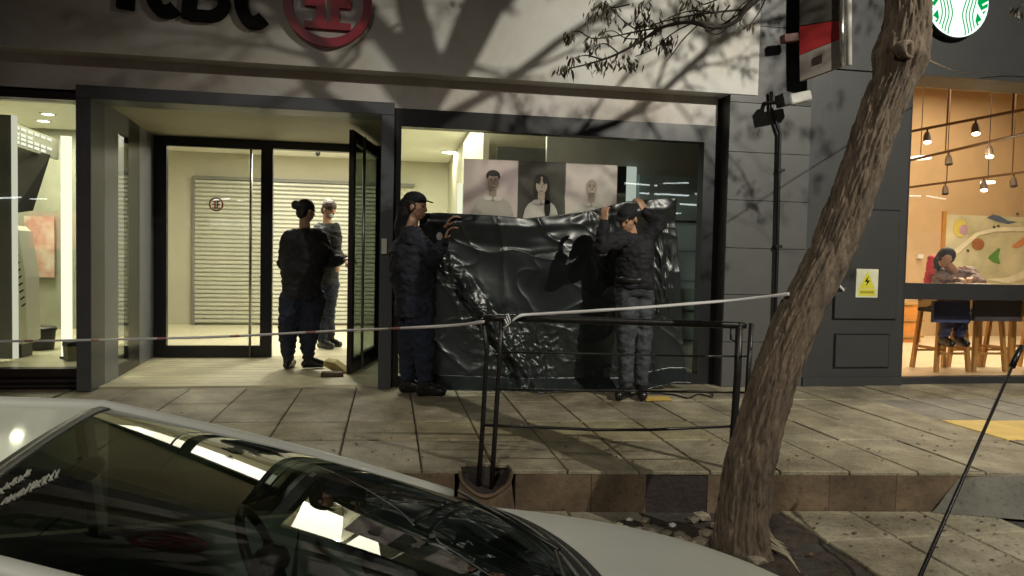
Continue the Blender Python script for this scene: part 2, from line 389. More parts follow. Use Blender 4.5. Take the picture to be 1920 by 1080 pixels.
# recess side walls (left side follows a slight splay)
A0 = Vector((PX0i, 6.5)); A1 = Vector((DXL+.005, DY))
def wallx(px):   # point of the splayed left side seen at px
    best = min((abs((CAM.x, 0)[0]+ray(px, 450).x/ray(px, 450).y*(A0.y+(A1.y-A0.y)*t/200)-(A0.x+(A1.x-A0.x)*t/200)), t) for t in range(201))[1]/200
    return A0.lerp(A1, best)
def sidepanel(p, q, name, m, z0, z1, th=.04, par=None):
    d = (q-p).normalized(); nrm = Vector((-d.y, d.x))*th
    pts = [p, q, q+nrm, p+nrm]
    b = MB(); b.v = [(c.x, c.y, z0) for c in pts]+[(c.x, c.y, z1) for c in pts]
    b.f += [(0, 3, 2, 1), (4, 5, 6, 7), (0, 1, 5, 4), (1, 2, 6, 5), (2, 3, 7, 6), (3, 0, 4, 7)]
    return b.build(name, m, par or bank)
w1, w2, w3 = wallx(222), wallx(241), wallx(262)
sidepanel(A0, w1, 'side_panel', M['panel'], 0, pzb+.03)
sidepanel(w1, w2, 'side_pane', M['G'], .12, 2.2, .01)
sidepanel(w1, w2, 'side_sill', M['black'], 0, .12); sidepanel(w1, w2, 'side_head', M['panel'], 2.2, pzb+.03)
sidepanel(w2, w3, 'side_post', M['black'], 0, pzb+.03)
sidepanel(w3, A1, 'side_panel', M['panel'], 0, pzb+.03)
MB().box(PX1i+.01, 6.5, 0, PX1i+.08, DY, pzb+.03).build('side_panel', M['portal'], bank)
# entrance platform: pale planks
ent = MB().poly([(PX0i-.3, 6.36, .003), (PX1, 6.36, .003), (PX1, DY+.3, .003), (PX0i-.4, DY+.3, .003)]).build('entrance_floor', M['bed'], kind='structure')
mf = mat('entrance_plank', (.45, .41, .27), .55, var=.15, scale=4, bump=.2, rnd=.12)
y = 6.36
while y < DY+.05:
    yy = min(y+.148, DY+.12)
    MB().box(PX0i-.02 if y < 6.5 else PX0i-.08*(y-6.5)-.0, y, -.03, PX1i+.0, yy-.006, .012+random.uniform(-.001, .001)).build('plank', mf, ent)
    y += .15
# doors
zdt = zof(400, 256, DY)
b = MB(); b.box(DXL-.25, DY, zdt-.10, PX1i+.01, DY+.1, zdt+.06)
b.box(DXL-.25, DY, 0, DXL+.075, DY+.1, zdt-.10); b.box(PX1i-.04, DY, 0, PX1i+.01, DY+.1, zdt-.10)
b.build('door_frame', M['black'], bank)
dL = bank
gx0, gx1 = xof(313, 460, DY), xof(489, 460, DY); ox = xof(511, 460, DY)
gz0, gz1 = zof(400, 648, DY), zof(400, 277, DY)
b = MB(); b.box(DXL+.078, DY-.02, .015, gx0, DY+.04, zdt-.102); b.box(gx1, DY-.02, .015, ox, DY+.04, zdt-.102)
b.box(gx0, DY-.02, .015, gx1, DY+.04, gz0); b.box(gx0, DY-.02, gz1, gx1, DY+.04, zdt-.102)
dl = b.build('door_leaf', M['black'], bank)
MB().box(gx0, DY+.005, gz0, gx1, DY+.015, gz1).build('pane', glass('leaf_glass', (.87, .87, .84), 1), dl)
hx = xof(470, 460, DY-.06)
b = MB().tube([(hx, DY-.07, .03), (hx, DY-.07, zdt-.12)], .014, 10)
for z in (.3, 1.2, 2.1): b.tube([(hx, DY-.07, z), (hx+.0, DY-.02, z)], .008, 6)
b.build('pull_bar', M['steel'], dl, smooth=True)
ec = at(405, 383, DY-.01); er = .075
def ringmesh(c, ro, ri, y0, y1, n=48):
    b = MB()
    for i in range(n):
        t = 2*math.pi*i/n
        for (r_, yy) in ((ro, y0), (ri, y0), (ri, y1), (ro, y1)): b.v.append((c[0]+r_*math.cos(t), yy, c[2]+r_*math.sin(t)))
    for i in range(n):
        j = (i+1) % n
        for k in range(4): b.f.append((i*4+k, i*4+(k+1) % 4, j*4+(k+1) % 4, j*4+k))
    return b
def emblem(c, r, y0, y1, name, m, parent):
    b = ringmesh(c, r, r*.80, y0, y1)
    h = r*.50; t = r*.15
    def bb(x0, z0, x1, z1): b.box(c[0]+x0*r, y0, c[2]+z0*r, c[0]+x1*r, y1, c[2]+z1*r)
    bb(-.52, .34, -.06, .52); bb(.06, .34, .52, .52)        # top bars with a centre slit
    bb(-.52, -.60, .52, -.44)                                # base bar
    bb(-.26, .10, -.06, .34); bb(.06, .10, .26, .34)
    bb(-.26, -.44, -.06, -.10); bb(.06, -.44, .26, -.10)
    bb(-.52, -.10, -.06, .10); bb(.06, -.10, .52, .10)
    return b.build(name, m, parent)
emblem((ec.x, 0, ec.z), er, DY-.004, DY+.003, 'emblem', mat('decal_red', (.45, .05, .04), .5, var=.05), dl)
# open leaf
h0 = Vector((PX1i-.035, DY-.03)); h1 = Vector((-.365, 6.93))
d = (h1-h0); Lf = d.length; d.normalize()
def P2(s, z): p = h0+d*s; return Vector((p.x, p.y, z))
b = MB()
for (s0, s1, z0, z1) in ((0, .09, .02, 2.33), (Lf-.09, Lf, .02, 2.33), (.09, Lf-.09, .02, .16), (.09, Lf-.09, 2.22, 2.33)):
    b.obox(P2((s0+s1)/2, z0), P2((s0+s1)/2, z1), .045, s1-s0, upv=(d.x, d.y, 0)) if z1-z0 > 1 else b.obox(P2(s0, (z0+z1)/2), P2(s1, (z0+z1)/2), .045, z1-z0)
dr = b.build('door_leaf', M['black'], bank)
b = MB().obox(P2(.09, 1.19), P2(Lf-.09, 1.19), .008, 2.06); b.build('pane', M['Gd'], dr)
nr = Vector((-d.y, d.x, 0))
nr = nr if nr.x < 0 else -nr
b = MB().tube([P2(Lf-.22, .05)-nr*.07, P2(Lf-.22, 2.3)-nr*.07], .014, 8); b.build('pull_bar', M['steel'], dr, smooth=True)
b = MB().box(-.035, 0, 0, 0, 0, 0) if False else MB()
b.obox(P2(Lf-.05, 1.02)+nr*.024, P2(Lf-.05, 1.22)+nr*.024, .01, .045, upv=(d.x, d.y, 0)); b.tube([P2(Lf-.05, 1.14)+nr*.03, P2(Lf-.05, 1.14)+nr*.07, P2(Lf-.15, 1.14)+nr*.07], .009, 6)
b.build('lock_plate', M['steel'], dr)
MB().obox((PX1i+.015, 6.205, 1.23), (PX1i+.06, 6.205, 1.23), .02, .13).build('keypad', M['white'], bank)
# big window
wz1 = zof(1000, 252, FAC); WX0, WX1 = PX1, xof(1345, 450, 6.3)
gx0w, gx1w = xof(752, 300, FAC), xof(1310, 450, FAC)
b = MB(); b.box(WX0+.002, FAC-.06, wz1, WX1, FAC+.06, zt+.02); b.box(WX0+.002, FAC-.06, 0, gx0w, FAC+.06, wz1); b.box(gx1w, FAC-.06, 0, WX1, FAC+.06, wz1)
b.box(gx0w, FAC-.06, 0, gx1w, FAC+.06, .10)
wf = b.build('window_frame', M['black'], bank)
MB().box(gx0w, FAC, .10, gx1w, FAC+.01, wz1).build('pane', M['G'], wf)
# lobby interior shell
BY = 12.0; CZ = 2.74; LX0, LX1 = -4.2, 2.05
MB().box(-4.6, BY, 0, LX1+1.6, BY+.1, CZ).build('lobby_back_wall', M['cream'], bank)
MB().box(-2.62, DY+.12, CZ, 3.2, BY, CZ+.05).build('lobby_ceiling', M['ceil'], bank)
MB().box(WX0+.1, FAC+.06, CZ, 3.2, DY+.119, CZ+.05).build('lobby_ceiling', M['ceil'], bank)
MB().box(-4.6, DY+.12, CZ, -2.62, BY, CZ+.05).build('lobby_ceiling', M['ceil'], bank)
MB().box(-4.6, DY+.13, -.05, 3.2, BY, .01).build('lobby_floor', M['floor'], bank)
MB().box(WX0+.1, FAC+.06, -.05, 3.2, DY+.129, .008).build('lobby_floor', M['floor'], bank)
MB().box(-2.62, DY+.03, zdt+.061, WX0, DY+.12, CZ).build('lobby_lintel', M['cream'], bank)
MB().box(WX0-.001, 6.5, .01, WX0+.05, DY+.1, CZ).build('lobby_side_wall', M['cream'], bank)
MB().box(-4.7, DY, 0, -4.6, BY, CZ).build('lobby_side_wall', M['cream'], bank)
# shutters (slats as parts)
sx0 = xof(366, 470, BY-.06); sz1 = zof(366, 335, BY-.06); sz0 = .04
sh = root('roller_shutter', (sx0, BY-.06, 0), 'pale metal roller shutter closed across the lobby back wall', 'shutter')
b = MB(); b.box(sx0-.04, BY-.08, 0, sx0, BY-.02, sz1+.04); b.box(sx0, BY-.08, sz1, .4, BY-.02, sz1+.05)
b.build('guide_rail', mat('shutter_edge', (.2, .2, .17), .5), sh)
ns = 34; hs = (sz1-sz0)/ns; sm = None
for i in range(ns):
    if sm is None:
        bb = MB(); bb.v = [(0, 0, 0), (2.9, 0, 0), (2.9, -.028, hs*.25), (0, -.028, hs*.25), (2.9, -.028, hs*.7), (0, -.028, hs*.7), (2.9, -.002, hs*.9), (0, -.002, hs*.9), (2.9, .01, hs), (0, .01, hs)]
        bb.f = [(0, 1, 2, 3), (3, 2, 4, 5), (5, 4, 6, 7), (7, 6, 8, 9)]; sm = bb.mesh(); sm.materials.append(M['shut'])
    o = link('slat', sm, None, sh); o.location = (sx0, BY-.05, sz0+i*hs); o.matrix_parent_inverse = parent_world(sh).inverted()
# camera on the lobby ceiling
cc = at(596, 287, 10.6)
cr = root('security_camera', cc, 'small white dome security camera under the lobby ceiling', 'camera')
MB().tube([(cc.x, cc.y, CZ), (cc.x, cc.y, CZ-.06)], .075, 16).tube([(cc.x, cc.y, CZ-.06), cc+Vector((0, 0, .03))], .05, 12).build('housing', M['white'], cr, smooth=False)
MB().ball(cc, (.035, .035, .045)).build('dome', M['black'], cr, smooth=True)
# ceiling lights
def downlight(x, y, z, r=.09, e=14, label='round recessed downlight', st=14, col=(1, .97, .82), grp='round downlights in the lobby ceiling'):
    q = root('ceiling_light', (x, y, z), label, 'ceiling light', grp)
    ringmesh((0, 0, 0), r+.02, r, 0, .012, 20)
    bb = MB()
    for i in range(20):
        t = 2*math.pi*i/20
        for rr, zz in ((r+.025, -.001), (r+.02, -.014), (r, -.012), (r, -.002)): bb.v.append((x+rr*math.cos(t), y+rr*math.sin(t), z+zz))
    for i in range(20):
        j = (i+1) % 20
        for k in range(3): bb.f.append((i*4+k, i*4+k+1, j*4+k+1, j*4+k))
    bb.build('trim', M['white'], q)
    MB().poly([(x+r*math.cos(-t*.314), y+r*math.sin(-t*.314), z-.004) for t in range(20)]).build('diffuser', emis('downlight_%d' % st, col, st), q)
    arealight((x, y, z-.03), e, r*1.6, col, parent=q)
GC = (1, .95, .80)
cl_ = atz(845, 285, CZ); downlight(cl_.x, cl_.y, CZ, .13, 30, 'round downlight in the lobby ceiling nearest the beige wall', col=GC)
cl_ = atz(940, 255, CZ)
downlight(.95, 7.6, CZ, .08, 26, 'round downlight in the lobby ceiling above the posters', col=GC)
downlight(-.9, 9.2, CZ, .13, 55, 'round downlight above the open lobby doorway', col=GC)
downlight(-2.2, 10.2, CZ, .13, 40, 'round downlight in front of the roller shutter', col=GC)
arealight((-1.3, 9.6, CZ-.06), 75, 2.2, GC, parent=bank, sy=2.2, name='lobby_light')
arealight((.9, 8.4, CZ-.06), 80, 1.2, GC, parent=bank, sy=2.2, name='lobby_light')
# window room, right half: dark partition, posters, bright strip
px0 = xof(1025, 300, 7.3); px1 = 3.4
part = root('partition_wall', (px0, 7.3, 0), 'dark grey partition behind the right half of the big window', 'partition')
MB().box(px0, 7.3, 0, px1, 7.36, CZ-.01).build('board', mat('partition_grey', (.48, .50, .46), .45, var=.1, scale=2), part)
q0 = at(1198, 328, 7.27)
MB().box(q0.x, 7.25, 0, 3.4, 7.295, q0.z).build('teal_board', mat('teal_board', (.42, .55, .56), .4, var=.15, scale=2), part)
for k in range(5): MB().box(q0.x+.22, 7.23, .3+.32*k, 3.3, 7.249, .318+.32*k).build('shelf_edge', M['steel'], part)
q0, q1 = at(932, 275, 7.4), at(1026, 305, 7.4)
MB().box(q0.x, 7.38, 0, q1.x-.01, 7.42, q0.z).build('low_board', mat('partition_low', (.09, .10, .085), .5, var=.1, scale=2), part)
q0, q1 = at(1176, 312, 7.2), at(1194, 312, 7.2)
MB().box(q0.x, 7.2, .3, q1.x, 7.24, q0.z).build('lit_strip', emis('strip', (.9, 1, .93), .55), part)
MB().box(q0.x-.13, 7.21, .3, q0.x-.002, 7.25, q0.z).build('black_strip', M['black'], part)
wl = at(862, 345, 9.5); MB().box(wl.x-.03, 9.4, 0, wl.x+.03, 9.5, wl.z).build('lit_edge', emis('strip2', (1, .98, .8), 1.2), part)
MB().box(wl.x+.04, 7.42, 0, wl.x+.1, BY, CZ-.02).build('room_divider', M['cream'], part)
# ---- posters
PYY = 6.62
def poster(px0_, px1_, top, bgc, label, kind):
    a, c = at(px0_, top, PYY), at(px1_, top, PYY); z1 = a.z; x0, x1 = a.x, c.x; W_ = x1-x0
    q = root('portrait_poster', (x0, PYY, 1.1), label, 'poster', 'portrait posters in the bank window')
    MB().box(x0, PYY, 1.05, x1, PYY+.012, z1).build('print_ground', bgc, q)
    cxp = (x0+x1)/2; Yp = PYY-.0025
    def blob(name, cx_, cz_, rx, rz, m, k=0, n=20, sup=2.0):
        pts = []
        for i in range(n):
            t = 2*math.pi*i/n; c_, s_ = math.cos(t), math.sin(t)
            pts.append((cx_+rx*math.copysign(abs(c_)**(2/sup), c_), Yp-k*.0015, cz_+rz*math.copysign(abs(s_)**(2/sup), s_)))
        return MB().poly(pts[::-1] if False else pts).build(name, m, q)
    return q, cxp, z1, W_, blob
pm = lambda n, c: mat('print_'+n, c, .5, var=.12, scale=9)
bgl = mat('print_pale_pink', (.66, .53, .54), .5, var=.08, scale=2.5); bgd = mat('print_taupe', (.065, .055, .05), .5, var=.2, scale=2.5); bgl2 = mat('print_pale', (.68, .57, .57), .5, var=.07, scale=2.5)
def portrait(q, cx_, z1, blob, shirt, face, hair, kind):
    hz = z1-.225
    if kind == 'w': blob('hair_print', cx_-.0, hz-.02, .082, .125, hair, 0); blob('hair_print', cx_+.06, hz-.19, .03, .12, hair, 3)
    blob('shirt_print', cx_, hz-.42, .205 if kind != 'w' else .175, .28, shirt, 1, sup=3)
    blob('neck_print', cx_, hz-.10, .035, .08, face, 2)
    blob('collar_print', cx_-.045, hz-.155, .04, .022, pm('collar', (.66, .60, .58)), 3); blob('collar_print', cx_+.045, hz-.155, .04, .022, pm('collar', (.66, .60, .58)), 3)
    if kind == 'm': blob('hair_print', cx_, hz+.055, .066, .055, hair, 2)
    blob('face_print', cx_, hz, .054, .082, face, 4)
    if kind == 'm': blob('fringe_print', cx_, hz+.072, .052, .022, hair, 5)
    if kind == 'w': blob('fringe_print', cx_-.035, hz+.055, .028, .04, hair, 5); blob('fringe_print', cx_+.035, hz+.055, .028, .04, hair, 5)
    dk = pm('dark', (.05, .035, .03))
    for s_ in (-1, 1):
        blob('eye_print', cx_+s_*.02, hz+.012, .009, .0045, dk, 6); blob('brow_print', cx_+s_*.02, hz+.028, .013, .003, dk, 6)
    blob('nose_print', cx_+.004, hz-.012, .006, .014, pm('nose', (.20, .15, .13)), 6)
    blob('mouth_print', cx_, hz-.038, .020, .007, pm('smile', (.5, .42, .4)), 6); blob('chin_print', cx_+.0, hz-.053, .016, .003, dk, 6)
    if kind == 'o': blob('beard_print', cx_, hz-.058, .034, .018, pm('beard', (.26, .22, .2)), 5)
q, cx_, z1, W_, bl = poster(870, 972, 297, bgl, 'poster of a smiling short haired man in a pale shirt, left of the woman', 0)
portrait(q, cx_+.02, z1+.02, bl, pm('shirt1', (.48, .42, .41)), pm('face1', (.36, .25, .21)), pm('hairm', (.02, .015, .015)), 'm')
q, cx_, z1, W_, bl = poster(972, 1060, 301, bgd, 'dark poster of a long haired woman in a white blouse', 0)
portrait(q, cx_, z1-.0, bl, pm('shirt2', (.66, .60, .59)), pm('face2', (.50, .38, .34)), pm('hairm', (.02, .015, .015)), 'w')
q, cx_, z1, W_, bl = poster(1062, 1158, 306, bgl2, 'poster of a bald bearded man in a white collar beside the lit strip', 0)
portrait(q, cx_, z1-.0, bl, pm('shirt3', (.60, .55, .54)), pm('face3', (.42, .31, .27)), pm('hairg', (.2, .17, .16)), 'o')
arealight((1.35, 6.46, 2.36), 20, 1.6, (1, .92, .9), (R(-60), 0, 0), bank, sy=.05, name='poster_fill')  # unseen area light added above the frame to brighten the posters
# ---- display window (left)
b = MB(); dz1, dz0 = zof(60, 186, FAC), zof(60, 690, FAC)
b.box(-9, FAC-.05, dz1, PX0-.002, FAC+.06, zt+.02); b.box(-9, FAC-.05, dz0-.06, PX0-.002, FAC+.06, dz0)
df = b.build('window_frame', M['black'], bank)
MB().box(-9, FAC, dz0, PX0-.002, FAC+.01, dz1).build('pane', M['G'], df)
MB().box(-9, FAC+.02, -.05, PX0-.002, FAC+.1, dz0-.06).build('plinth', M['black'], bank)
for k in range(3): MB().box(-9, FAC-.02, .015+k*.045, PX0-.004, FAC+.018, .04+k*.045).build('louvre', M['cblk'], bank)
MB().box(-9, FAC+.06, dz0-.08, PX0+.0, 8.0, dz0-.005).box(-9, 8.0, dz0-.08, -2.98, 9.6, dz0-.005).build('display_floor', M['floor'], bank)
MB().box(-9, 9.6, dz0, -2.98, 9.66, 2.62).build('display_back_wall', mat('display_wall', (.30, .30, .24), .6, var=.15, scale=2), bank)
MB().box(-9, FAC+.06, 2.62, PX0+.0, 8.0, 2.66).box(-9, 8.0, 2.62, -2.98, 9.6, 2.66).build('display_ceiling', M['ceil'], bank)
MB().box(-3.04, 8.0, dz0, -2.98, 9.6, 2.62).build('display_side_wall', M['panel'], bank)
DL = (1, .96, .72)
dq = at(125, 255, 6.9); 
t = root('lit_column', (dq.x, 6.95, dz0), 'glowing white square column in the left display window', 'column')
MB().box(dq.x-.05, 6.9, dz0+.02, dq.x+.03, 6.93, dq.z).build('light_box', emis('column', (1, .97, .76), 1.5), t)
MB().box(dq.x-.06, 6.89, dz0, dq.x+.04, 6.94, dz0+.018).build('base', M['cblk'], t)
dq = at(10, 215, 6.75); dq2 = at(21, 215, 6.75)
t = root('display_panel', (dq.x, 6.75, dz0), 'tall grey panel with a bright edge at the left end of the display', 'panel')
MB().box(dq2.x-1.0, 6.75, dz0+.02, dq2.x, 6.80, dq.z).build('board', mat('grey_board', (.36, .35, .29), .5, var=.25, scale=1.5), t)
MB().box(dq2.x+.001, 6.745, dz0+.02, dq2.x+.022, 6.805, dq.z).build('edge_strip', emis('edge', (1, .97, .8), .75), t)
# white tapered banner stand with black marks
t = root('leaflet_stand', at(50, 600, 7.0), 'white tapered stand with black lettering beside the grey display panel', 'stand')
pp = [(22, 422), (34, 432), (48, 520), (51, 640), (24, 655), (22, 500)]
bb = MB(); fr_ = [at(x, y, 7.0) for x, y in pp]; bk = [p+Vector((0, .25, 0)) for p in fr_]; n = len(pp)
bb.v = [tuple(p) for p in fr_+bk]; bb.f = [tuple(range(n))[::-1], tuple(range(n, 2*n))]+[(i, (i+1) % n, n+(i+1) % n, n+i) for i in range(n)]
bb.build('body', mat('stand_white', (.72, .70, .58), .5, var=.04), t)
bb = MB()
for k in range(9):
    c = at(28+k*1.9, 468+k*13, 6.995); bb.obox(c+Vector((-.012, 0, -.012)), c+Vector((.02, 0, .014)), .004, .012, upv=(0, 0, 1))
bb.build('lettering', M['letter'], t)
MB().box(*(at(26, 672, 7.0)+Vector((0, 0, -.0))), *(at(40, 645, 7.0)+Vector((0, .2, 0)))).build('foot', M['cblk'], t)
# sloped ceiling board with white lines
t = root('hanging_board', at(80, 260, 7.4), 'pale hanging board with rows of white lettering in the display', 'board')
c = [at(25, 230, 7.3), at(110, 262, 7.9), at(110, 300, 7.9), at(25, 272, 7.3)]
MB().poly([c[0], c[1], c[2], c[3]][::-1]).build('face', mat('board_face', (.34, .33, .27), .5), t).modifiers.new('s', 'SOLIDIFY').thickness = .03
bb = MB()
for k, (f, e) in enumerate(((.16, .9), (.42, .5), (.60, .95), (.80, .75))):
    l0, l1 = c[0].lerp(c[3], f), c[1].lerp(c[2], f); n_ = 7
    for i in range(int(n_*e)):
        a, c2 = l0.lerp(l1, .04+i/n_), l0.lerp(l1, .04+(i+.72)/n_); o_ = Vector((0, -.02, 0)); bb.obox(a+o_, c2+o_, .004, .026)
bb.build('lettering', emis('lettering', (1, 1, .85), 1.3), t)
t = root('dark_screen', at(60, 330, 7.6), 'dark slanted board hanging under the lettered board', 'board')
c = [at(24, 275, 7.5), at(95, 290, 7.7), at(62, 395, 7.7), at(24, 400, 7.5)]
MB().poly(c[::-1]).build('face', mat('screen_dark', (.055, .05, .045), .4), t).modifiers.new('s', 'SOLIDIFY').thickness = .03
# wastebaskets
def bin_(px, y0, y1, wpx, Yb, label, m, square=False):
    a = at(px, y1, Yb); top = at(px, y0, Yb); r_ = wpx/F*Yb/2; z0 = max(a.z, dz0)
    q = root('waste_bin', (a.x, Yb, z0), label, 'bin')
    MB().tube([(a.x, Yb, z0), (a.x, Yb, top.z-.04)], [r_*.9, r_], 4 if square else 20, cap=True).build('body', m, q, smooth=False)
    MB().tube([(a.x, Yb, top.z-.04), (a.x, Yb, top.z-.01), (a.x, Yb, top.z)], [r_*1.07, r_*1.07, r_*.9], 4 if square else 20).build('lid', M['cblk'], q)
bin_(73, 612, 662, 50, 7.6, 'round black waste bin on the display floor', mat('bin_black', (.03, .028, .026), .5))
bin_(133, 640, 678, 26, 6.8, 'small olive box bin at the foot of the lit column', mat('bin_olive', (.2, .19, .12), .5), True)
for k, (px, py) in enumerate(((90, 216), (92, 233), (148, 208))):
    c = atz(px, py, 2.6)
    lab = ('round downlight second from the front in the display ceiling', 'round downlight deepest in the display ceiling', 'round downlight beside the portal post in the display ceiling')[k]
    downlight(min(c.x, -2.62) if k < 2 else -2.62, max(6.7, min(c.y, 9.0)), 2.618, .06, 22, lab, 22, DL, 'round downlights in the display ceiling')
arealight((-3.6, 7.6, 2.55), 55, 1.4, DL, parent=bank, sy=1.6, name='display_light')
# street reflection put into colour as a red print on the display back wall
t = root('reflection_panel', at(60, 420, 9.5), 'blurred red and white panel painted as a street reflection in the display', 'poster')
a, c = at(45, 405, 9.5), at(85, 520, 9.5); MB().box(a.x, 9.5, c.z, c.x+.1, 9.53, a.z).build('print', mat('red_reflection', (.52, .20, .17), .5, var=.3, scale=5, col2=(.55, .48, .40)), t)
# ---- letters on the fascia
def stroke(b, pts, w_, y0, y1, closed=False):
    pts = [Vector(p) for p in pts]; n = len(pts); base = len(b.v)
    for i, p in enumerate(pts):
        dd = (pts[min(i+1, n-1)]-pts[max(i-1, 0)]).normalized(); nn = Vector((-dd.y, dd.x))*w_/2
        for q_, yy in ((p+nn, y0), (p-nn, y0), (p-nn, y1), (p+nn, y1)): b.v.append((q_.x, yy, q_.y))
    for i in range(n-1):
        for k in range(4): a = base+i*4+k; a2 = base+i*4+(k+1) % 4; b.f.append((a, a2, a2+4, a+4))
    b.f.append(tuple(base+k for k in range(4))); b.f.append(tuple(base+(n-1)*4+k for k in range(4))[::-1])
fs = root('bank_sign', at(360, -30, SY), 'raised black bank letters cut off at the top of the fascia', 'sign')
LY0, LY1 = SY-.06, SY-.002
def lx(px): return xof(px, 10, LY0)
zl0 = zof(300, 22, LY0); zl1 = zl0+.40
def arc(cx_, cz_, rx, rz, a0, a1, n=22): return [(cx_+rx*math.cos(R(a0+(a1-a0)*i/n)), cz_+rz*math.sin(R(a0+(a1-a0)*i/n))) for i in range(n+1)]
def shear(pts): return [(x+(z-zl0)*.08, z) for x, z in pts]
wst = .10
b = MB(); stroke(b, shear([(lx(232), zl0-.0+.01), (lx(232), zl1)]), wst+.02, LY0, LY1); b.build('letter_i', M['letter'], fs)
def letC(c0, c1, zz):
    b = MB(); cx_ = (c0+c1)/2+.03; rx = (c1-c0)/2-.0; stroke(b, shear(arc(cx_, (zz+zl1)/2, rx, (zl1-zz)/2-wst/2+.03, 52, 308)), wst, LY0, LY1); return b
letC(lx(272), lx(330), zl0-.01).build('letter_c', M['letter'], fs)
b = MB(); x0, x1 = lx(352), lx(422); zm = (zl0+zl1)/2
stroke(b, shear([(x0, zl0-.03), (x0, zl1)]), wst, LY0, LY1)
stroke(b, shear([(x0-.0, zl0)]+arc(x1-.13, zl0+.10, .11, .10, -90, 90, 12)+[(x0, zm)]), wst*.85, LY0-.002, LY1)
stroke(b, shear([(x0, zm+.02)]+arc(x1-.15, zm+.1, .1, .09, -90, 90, 12)+[(x0, zl1)]), wst*.85, LY0-.004, LY1)
b.build('letter_b', M['letter'], fs)
letC(lx(440), lx(497), zl0-.045).build('letter_c', M['letter'], fs)
ls = root('round_bank_emblem', at(615, 8, SY), 'round red ring emblem with a red blocky symbol on the fascia', 'sign')
ec = at(615, 6, SY-.05); er = 77/F*6.15/math.cos(R(0))
b = MB().tube([(ec.x, SY-.004, ec.z), (ec.x, SY-.03, ec.z)], er*.97, 48); b.build('disc', mat('emblem_white', (.42, .36, .34), .45, var=.05), ls)
emblem((ec.x, 0, ec.z), er, SY-.07, SY-.031, 'symbol', M['redp'], ls)
# ---- grey wall right of the window, pipe, dark wall
GY = 6.13
gw = root('grey_wall', (xe, GY, 0), 'grey panelled wall between the bank window and the black pipe', 'wall')
gx = [WX1+.003, xof(1512, 450, GY)]
MB().box(gx[0], GY+.03, 0, gx[1], GY+.4, 7).build('backing', M['dark'], gw)
zz = 0; hh = [.42, .44, .43, .44, .44, .45, .7, .8, .8]
for h_ in hh:
    MB().box(gx[0], GY, zz+.003, gx[1], GY+.03, zz+h_-.003).build('panel', M['grey'] if zz < 2.5 else M['cblk'], gw); zz += h_
dw = root('charcoal_wall', (gx[1], 6.13, 0), 'charcoal wall with service doors left of the cafe window', 'wall')
CX0 = xof(1692, 450, 6.18)
MB().box(gx[1]+.003, GY+.012, .0, CX0, GY+.4, 2.98).build('body', M['dark'], dw)
MB().box(gx[1]+.003, GY-.02, .0, CX0, GY+.011, .085).build('skirting', M['dark'], dw)
MB().box(gx[1]+.003, GY-.01, 2.985, 14, GY+.4, 7).build('cafe_fascia', M['dark'], dw)
def cab(p0, p1, name, dep=.02):
    a, c = at(*p0, GY), at(*p1, GY); x0, x1, z1_, z0_ = a.x, c.x, a.z, c.z
    MB().box(x0-.012, GY+.005, z0_-.012, x1+.012, GY+.0119, z1_+.012).build('door_gap', M['black'], dw)
    o = MB().box(x0, GY-dep, z0_, x1, GY+.0045, z1_).build(name, M['dark'], dw, bevel=.004); return x0, x1, z0_, z1_
cab((1571, 392), (1678, 598), 'service_door', .012)
cab((1567, 628), (1664, 688), 'service_door', .008)
a = at(1580, 541, GY-.02); MB().box(a.x-.035, GY-.045, a.z-.012, a.x+.02, GY-.013, a.z+.012).build('latch', M['steel'], dw)
# hazard sign
a, c = at(1606, 504, GY-.016), at(1645, 558, GY-.016)
hs_ = root('warning_sign', (a.x, GY-.016, c.z), 'small yellow and white high voltage warning sign on the charcoal wall', 'sign')
MB().box(a.x, GY-.018, c.z, c.x, GY-.0125, a.z).build('plate', mat('sign_white', (.62, .62, .45), .5), hs_)
W_ = c.x-a.x; H_ = a.z-c.z; yy = GY-.0195
def sp(u, v): return (a.x+u*W_, yy, c.z+v*H_)
MB().poly([sp(.14, .32), sp(.86, .32), sp(.5, .92)]).build('triangle', mat('sign_yellow', (.62, .58, .04), .5, var=.08), hs_)
MB().poly([(p[0], yy-.0, p[2]) for p in (sp(.12, .06), sp(.88, .06), sp(.88, .30), sp(.12, .30))]).build('caption_panel', mat('sign_yellow', (.62, .58, .04), .5), hs_)
bb = MB(); yy -= .001
bb.poly([sp(.55, .76), sp(.38, .55), sp(.50, .55), sp(.43, .38), sp(.63, .60), sp(.51, .60)]); bb.build('bolt', M['letter'], hs_)
bb = MB()
for k in range(7): bb.poly([sp(.2+k*.09, .14), sp(.26+k*.09, .14), sp(.26+k*.09, .23), sp(.2+k*.09, .23)])
bb.build('caption', mat('ink_olive', (.25, .2, .02), .5), hs_)
# pipe
pts = [at(1446, 172, GY-.04), at(1447, 205, GY-.04), at(1462, 250, GY-.04), at(1461, 300, GY-.04), at(1457, 480, GY-.04), at(1452, 640, GY-.04)]
pts = pts+[Vector((pts[-1].x-.01, GY-.04, .0))]
pipe = root('drain_pipe', (pts[-1].x, GY-.04, 0), 'black drain pipe with an elbow running down the grey wall', 'pipe')
MB().tube(pts, .016, 10).build('tube', M['black'], pipe, smooth=True)
for z in (.5, 1.3, 2.0): MB().box(pts[-2].x-.03, GY-.06, z, pts[-2].x+.035, GY+.0, z+.025).build('clamp', M['black'], pipe)
